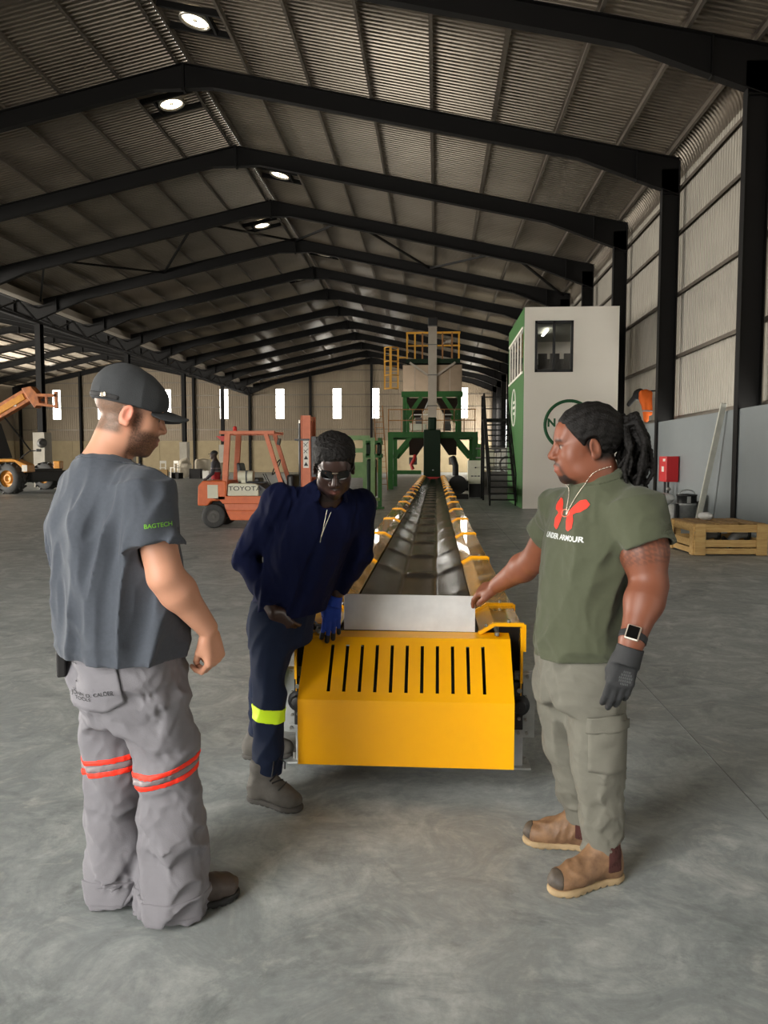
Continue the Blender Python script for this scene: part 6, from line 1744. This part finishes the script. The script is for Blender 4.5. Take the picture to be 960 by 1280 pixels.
sf.disp = lambda p: w11(p) * sstep(1.42, 1.25, p[..., 2]) + w12(p) * (sstep(.98, .86, p[..., 2]) + .35) + w13(p); sf.pad = .016
sf.plane((.54, 2.9, .822), (.10, 0, -1), .006, 'pi')
sf.cap((.727, 2.705, 1.285), (.737, 2.688, 1.20), .083, .084, .004, 'ps')
sf.cap(hC.p(0, -.03, -.06), (.608, 2.887, 1.46), .072, .076, .004, 'ps')
shirtC = field_obj('t_shirt', sf, .0055, M_shirtC, pC, bC, smooth=2)
cr_ = Field(); cr_.field(sf, .0035); cr_.fn(lambda p: np.abs(p[..., 2] - (1.492 - .28 * ((p - np.array([.608, 2.888, 0])) @ dC))) - .012); cr_.cap(hC.p(0, -.03, -.06), (.608, 2.887, 1.42), .070, .074, 0, 's')
field_obj('collar', cr_, .004, M_shirtC, shirtC, bC, bounds=((.46, 2.74, 1.38), (.76, 3.04, 1.57)))
# chest print: pressed on along the chest normal
def shape_obj(nm, polys, m, parent):
    bm = bmesh.new()
    for poly in polys:
        vs = [bm.verts.new((p[0], p[1], 0)) for p in poly]; bm.faces.new(vs)
    bmesh.ops.triangulate(bm, faces=bm.faces)
    for _ in range(2): bmesh.ops.subdivide_edges(bm, edges=bm.edges, cuts=1, use_grid_fill=True)
    me = bpy.data.meshes.new(nm); bm.to_mesh(me); bm.free(); me.materials.append(m)
    t = bpy.data.objects.new(nm, me); C.objects.link(t); t.parent = parent; return t
# a pair of mirrored waisted limbs joined by a thin oval
limb = [(1.0, .6), (.82, .88), (.6, .8), (.4, .45), (.215, .1), (.2, -.1), (.22, -.5), (.30, -.93), (.42, -1.05), (.66, -.84), (.62, -.4), (.48, -.05), (.6, .08), (.8, .14), (.96, .37)]
LO = [(p[0] * .100, p[1] * .060) for p in limb]; RO = [(-p[0], p[1]) for p in reversed(LO)]
cp = np.array([.590, 2.90, 1.352]) + dC * .20 + (-rC) * .0
lg = shape_obj('chest_logo', [LO, RO], M_redP, shirtC); press(lg, shirtC, cp, -rC, (0, 0, 1), bC, .002, 0)
ring = []
for i in range(24):
    a0, a1 = 2 * PI * i / 24, 2 * PI * (i + 1) / 24
    ring.append([(.030 * math.cos(a0), .015 * math.sin(a0)), (.030 * math.cos(a1), .015 * math.sin(a1)), (.026 * math.cos(a1), .0115 * math.sin(a1)), (.026 * math.cos(a0), .0115 * math.sin(a0))])
rg = shape_obj('chest_logo_oval', ring, M_redL, shirtC); press(rg, shirtC, cp, -rC, (0, 0, 1), bC, .0026, 0)
cloth_text('chest_print', 'UNDER ARMOUR', .027, M_greyP, shirtC, shirtC, cp - np.array([0, 0, .088]), -rC, (0, 0, 1), bC, .0018, sx=1.08, bold=.0009)
# chain
from mathutils.bvhtree import BVHTree
bvC = BVHTree.FromPolygons([v.co.copy() for v in shirtC.data.vertices], [tuple(p.vertices) for p in shirtC.data.polygons])
bvB = BVHTree.FromPolygons([v.co.copy() for v in pC.data.vertices], [tuple(p.vertices) for p in pC.data.polygons])
cpts = []
for i in range(61):
    t = i / 60 * 2 - 1                     # -1 right side of the neck .. 0 pendant point .. 1 left side
    lat = math.copysign(abs(t) ** 1.0, t) * .085; z = 1.385 + abs(t) ** 1.15 * .135
    fwd = .22 - .20 * abs(t) ** 2.2
    p = Vector(np.array([.603, 2.89, 0]) - bC + dC * fwd - rC * lat + np.array([0, 0, z]))
    dirv = Vector(dC * (1 - abs(t) ** 3) - rC * t * .6 + np.array([0, 0, .5])).normalized()
    best = None
    for bv in (bvC, bvB):
        hit = bv.ray_cast(p + dirv * .15, -dirv, .4)
        if hit[0] is not None and (best is None or (hit[0] - p).dot(dirv) > (best - p).dot(dirv)): best = hit[0]
    cpts.append((best if best is not None else p) + dirv * .003)
for _ in range(2): cpts = [cpts[0]] + [(cpts[i - 1] + cpts[i] * 2 + cpts[i + 1]) / 4 for i in range(1, len(cpts) - 1)] + [cpts[-1]]
ch = MB()
for i, p in enumerate(cpts):
    ch.lathe([(.0001, -.0032), (.0026, -.0016), (.0030, 0), (.0026, .0016), (.0001, .0032)], p, (0.2, 0.3, 1), 8)
ch.tube(cpts, .0014, n=5)
ch.build('silver_chain', M_silver, pC, fix=False)['kind'] = 'stuff'
# trousers
tc_ = Field()
tc_.loft([(.63, .537, 2.905, .165, .140), (.72, .537, 2.90, .182, .155), (.80, .538, 2.90, .178, .146), (.88, .54, 2.90, .165, .130)], rC, dC, .05)
tc_.chain([(.585, 2.838, .76), (.596, 2.825, .58), (.601, 2.818, .42), (.607, 2.808, .25), (.618, 2.797, .13)], [.110, .103, .096, .083, .072], .05)
tc_.chain([(.505, 2.965, .76), (.508, 2.985, .58), (.520, 3.0, .43), (.563, 3.012, .25), (.587, 3.02, .15)], [.110, .100, .088, .076, .066], .05)
w14 = Wrinkle(91, 24, .010, (.3, .3, .9), .5); w15 = Wrinkle(92, 28, .008, (1, .4, 0), .35); w16 = Wrinkle(93, 60, .002, (1, 0, 0), .6)
tc_.disp = lambda p: w14(p) * .7 + w15(p) * (sstep(.45, .15, p[..., 2]) + .25) + w16(p); tc_.pad = .018
tc_.plane((0, 0, .105), (0, 0, -1), .006, 'pi')
trC = field_obj('trousers', tc_, .0055, M_trouC, pC, bC, smooth=2)
# cargo pocket with flap on the near thigh
vC = nrm_((-.22, -1, 0)); xP = (1, -.2, 0)
pkp = patch('cargo_pocket', [(-.085, .0), (.085, .0), (.085, -.17), (-.085, -.17)], M_trouC, (.615, 2.62, .60), xP, (0.04, 0, 1), trC, bC, .007, trC)
fl_ = patch('pocket_flap', [(-.09, .035), (.09, .05), (.09, -.01), (-.09, -.025)], M_trouC, (.615, 2.62, .60), xP, (0.04, 0, 1), trC, bC, .012, trC)
for o__ in (pkp, fl_, pk):
    sm = o__.modifiers.new('thick', 'SOLIDIFY'); sm.thickness = .004; sm.offset = -1
# glove, watch
gf = Field(); gw = wL + np.array([-.016, -.008, -.055])
gdir = nrm_((-.24, -.04, -.97))
hand(gf, gw, gdir, (-.15, -.98, 0), (-.95, .1, -.2), (20, 20, 22, 24), (.25, .35), 1.10, .02, curl2=1.0, fat=1.28)
gf.cone(gw + np.array([.010, .004, .03]), gw + gdir * .03, .046, .044, .02)
glC = field_obj('black_glove', gf, .0034, M_glk, pC, bC)
for i, (s_, sz) in enumerate((('IIIIII', .011), ('IIIIIIII', .012), ('IIIIIIIIII', .012), ('IIIIIIIII', .012), ('IIIIIII', .010))):
    cloth_text('glove_print', s_, sz, M_gltxt, glC, glC, gw + gdir * (.052 + i * .0105) + np.array([0, -.06, 0]), (.97, -.16, -.16), (.2, 0, 1), bC, .0015, sx=1.5)
wd = nrm_(eL - wL); wn_ = nrm_(np.array([-.35, -.93, .1]) - (np.array([-.35, -.93, .1]) @ wd) * wd); wt = np.cross(wd, wn_)
wc = wL + wd * .005
st_ = Field(); st_.cone(wc - wd * .013, wc + wd * .013, .0475, .0475, 0); st_.cone(wc - wd * .02, wc + wd * .02, .0425, .0425, 0, 's')
wa = field_obj('watch_strap', st_, .003, M_gltip, pC, bC)
MB().box(wc + wn_ * .050 - bC, (.046, .052, .012), M=Matrix((wt, wd, wn_)).transposed()).build('watch_case', M_watch, wa, bevel=.004)
MB().box(wc + wn_ * .0570 - bC, (.037, .043, .003), M=Matrix((wt, wd, wn_)).transposed()).build('watch_face', M_wface, wa, bevel=.001)
boot(pC, bC, (.694, 2.812), (.412, 2.672), M_bootC, M_soleC, .15, .054, 101, ank=(.628, 2.785, .165), cap=M_scuff, extra=M_gusset)
boot(pC, bC, (.652, 3.010), (.360, 3.052), M_bootC, M_soleC, .15, .054, 102, ank=(.592, 3.022, .165), cap=M_scuff, extra=M_gusset)
# ============ worker walking behind the forklift
bD = np.array([-6.46, 22.2, 0.0])
hD = Head((-6.50, 22.2, 1.66), 195, 4, 1.0)
M_skinD = mat('dark_skin', (58, 40, 32), 0.5)
bf = Field(); hD.build(bf)
bf.cap(hD.p(0, -.02, -.05), (-6.46, 22.2, 1.45), .055, .07, .03); bf.cap((-6.46, 22.2, 1.45), (-6.45, 22.2, .95), .10, .11, .05)
for (s_, e_, w_) in (((-6.46, 22.0, 1.42), (-6.48, 21.95, 1.14), (-6.66, 21.95, .98)), ((-6.46, 22.4, 1.42), (-6.42, 22.46, 1.14), (-6.52, 22.46, .92))):
    bf.cap((-6.46, 22.2, 1.40), s_, .06, .055, .04); bf.cap(s_, e_, .05, .045, .02); bf.cap(e_, w_, .043, .03, .02); 
    hand(bf, w_, np.array(w_) - np.array(e_), (0, -1, .2), (-1, 0, 1), s=1.0)
for (h_, k_, a_) in (((-6.46, 22.1, .92), (-6.52, 22.1, .50), (-6.46, 22.1, .08)), ((-6.44, 22.3, .92), (-6.40, 22.3, .50), (-6.25, 22.3, .08))): bf.cap(h_, k_, .08, .06, .04); bf.cap(k_, a_, .055, .04, .03)
pD = field_obj('person', bf, .007, M_skinD, None, bD); pD.location = bD
tag(pD, 'worker in a grey and red work suit walking behind the forklift', 'person')
M_greyD = mat('grey_work_jacket', (74, 72, 78), 0.9); M_redD = mat('red_work_cloth', (150, 20, 26), 0.85); M_darkD = mat('dark_trousers', (52, 40, 40), 0.9)
dD = np.array([-.97, -.26, 0]); rD = np.array([-.26, .97, 0])
def jack(z0, z1, nm, m, g=0.0, arms=True):
    j = Field(); j.loft([(.86, -6.45, 22.2, .17 + g, .125 + g), (1.1, -6.455, 22.2, .175 + g, .13 + g), (1.3, -6.46, 22.2, .185 + g, .125 + g), (1.44, -6.465, 22.2, .14 + g, .10 + g), (1.52, -6.47, 22.2, .075 + g, .075 + g)], rD, dD, .02)
    for (s_, e_, w_) in (((-6.46, 22.0, 1.42), (-6.48, 21.95, 1.14), (-6.63, 21.95, 1.0)), ((-6.46, 22.4, 1.42), (-6.42, 22.46, 1.14), (-6.50, 22.46, .96))) if arms else ():
        j.cap((-6.46, 22.2, 1.40), s_, .075 + g, .07 + g, .04); j.cap(s_, e_, .068 + g, .058 + g, .02); j.cap(e_, w_, .057 + g, .048 + g, .02)
    j.plane((0, 0, z0), (0, 0, -1)); j.plane((0, 0, z1), (0, 0, 1))
    return field_obj(nm, j, .008, m, pD, bD)
jack(1.18, 1.6, 'jacket', M_greyD); jack(.86, 1.19, 'red_jacket_lower', M_redD, .002, False); jack(.9, 1.181, 'sleeve', M_greyD, -.004); jack(1.165, 1.205, 'reflective_band', M_tapeS, .005, False); jack(1.26, 1.295, 'reflective_band', M_tapeS, .005)
tD = Field(); tD.loft([(.78, -6.45, 22.2, .165, .13), (.93, -6.45, 22.2, .165, .125)], rD, dD, .04)
tD.chain([(-6.46, 22.1, .86), (-6.52, 22.1, .50), (-6.46, 22.1, .12)], [.10, .08, .07], .04); tD.chain([(-6.44, 22.3, .86), (-6.40, 22.3, .50), (-6.27, 22.3, .12)], [.10, .08, .07], .04)
field_obj('trousers', tD, .008, M_darkD, pD, bD)
hD_ = Field(); hD.cranium(hD_, .012); hD_.plane(hD.p(0, 0, .04), -hD.M[2]); hD_.ell(hD.p(0, .11, .045), (.06, .06, .008), hD.M, .01); field_obj('cap', hD_, .006, M_gltip, pD, bD)
boot(pD, bD, (-6.40, 22.1), (-6.68, 22.05), M_bootA, M_soleA, .13, ank=(-6.46, 22.1, .14)); boot(pD, bD, (-6.20, 22.3), (-6.48, 22.27), M_bootA, M_soleA, .13, ank=(-6.26, 22.3, .14))

# ---- hi-vis jacket hanging on the wall
M_hv = mat('hi_vis_orange', (214, 96, 14), 0.8, 0, noise=0.3, nscale=8, col2=(180, 74, 8))
bJ = np.array([6.30, 24.3, 2.55]); jk_ = Field()
jk_.ell((6.42, 24.3, 3.42), (.19, .13, .26), None, .05); jk_.cap((6.30, 24.28, 3.56), (6.54, 24.28, 3.56), .09, .09, .06); jk_.cap((6.38, 24.28, 3.4), (6.42, 24.2, 2.76), .14, .085, .06); jk_.cap((6.52, 24.28, 3.5), (6.56, 24.28, 2.95), .085, .07, .05)
wj = Wrinkle(7, 9, .012, (0, 0, 1), .4); jk_.disp = wj; jk_.pad = .04
pj = field_obj('hanging_jacket', jk_, .016, M_hv, None, bJ); pj.location = bJ
tag(pj, 'orange hi-vis jacket hanging beside the column on the right wall', 'jacket')
bl = Field(); bl.ell((6.28, 24.42, 3.55), (.2, .12, .17), None, .05); bl.cap((6.18, 24.42, 3.5), (5.96, 24.45, 3.24), .09, .07, .06); bl.disp = wj; bl.pad = .04
field_obj('dark_sleeve', bl, .016, M_gltip, pj, bJ)
bd_ = Field(); bd_.field(jk_, .008); bd_.fn(lambda p: np.abs(p[..., 2] - 3.02) - .03); field_obj('reflective_band', bd_, .014, M_tapeS, pj, bJ, bounds=((6.2, 23.9, 2.9), (6.9, 24.7, 3.15)))
MB().cyl((.2, .0, 1.08), (.66, 0.0, 1.10), .02).build('hook', M_steel, pj)
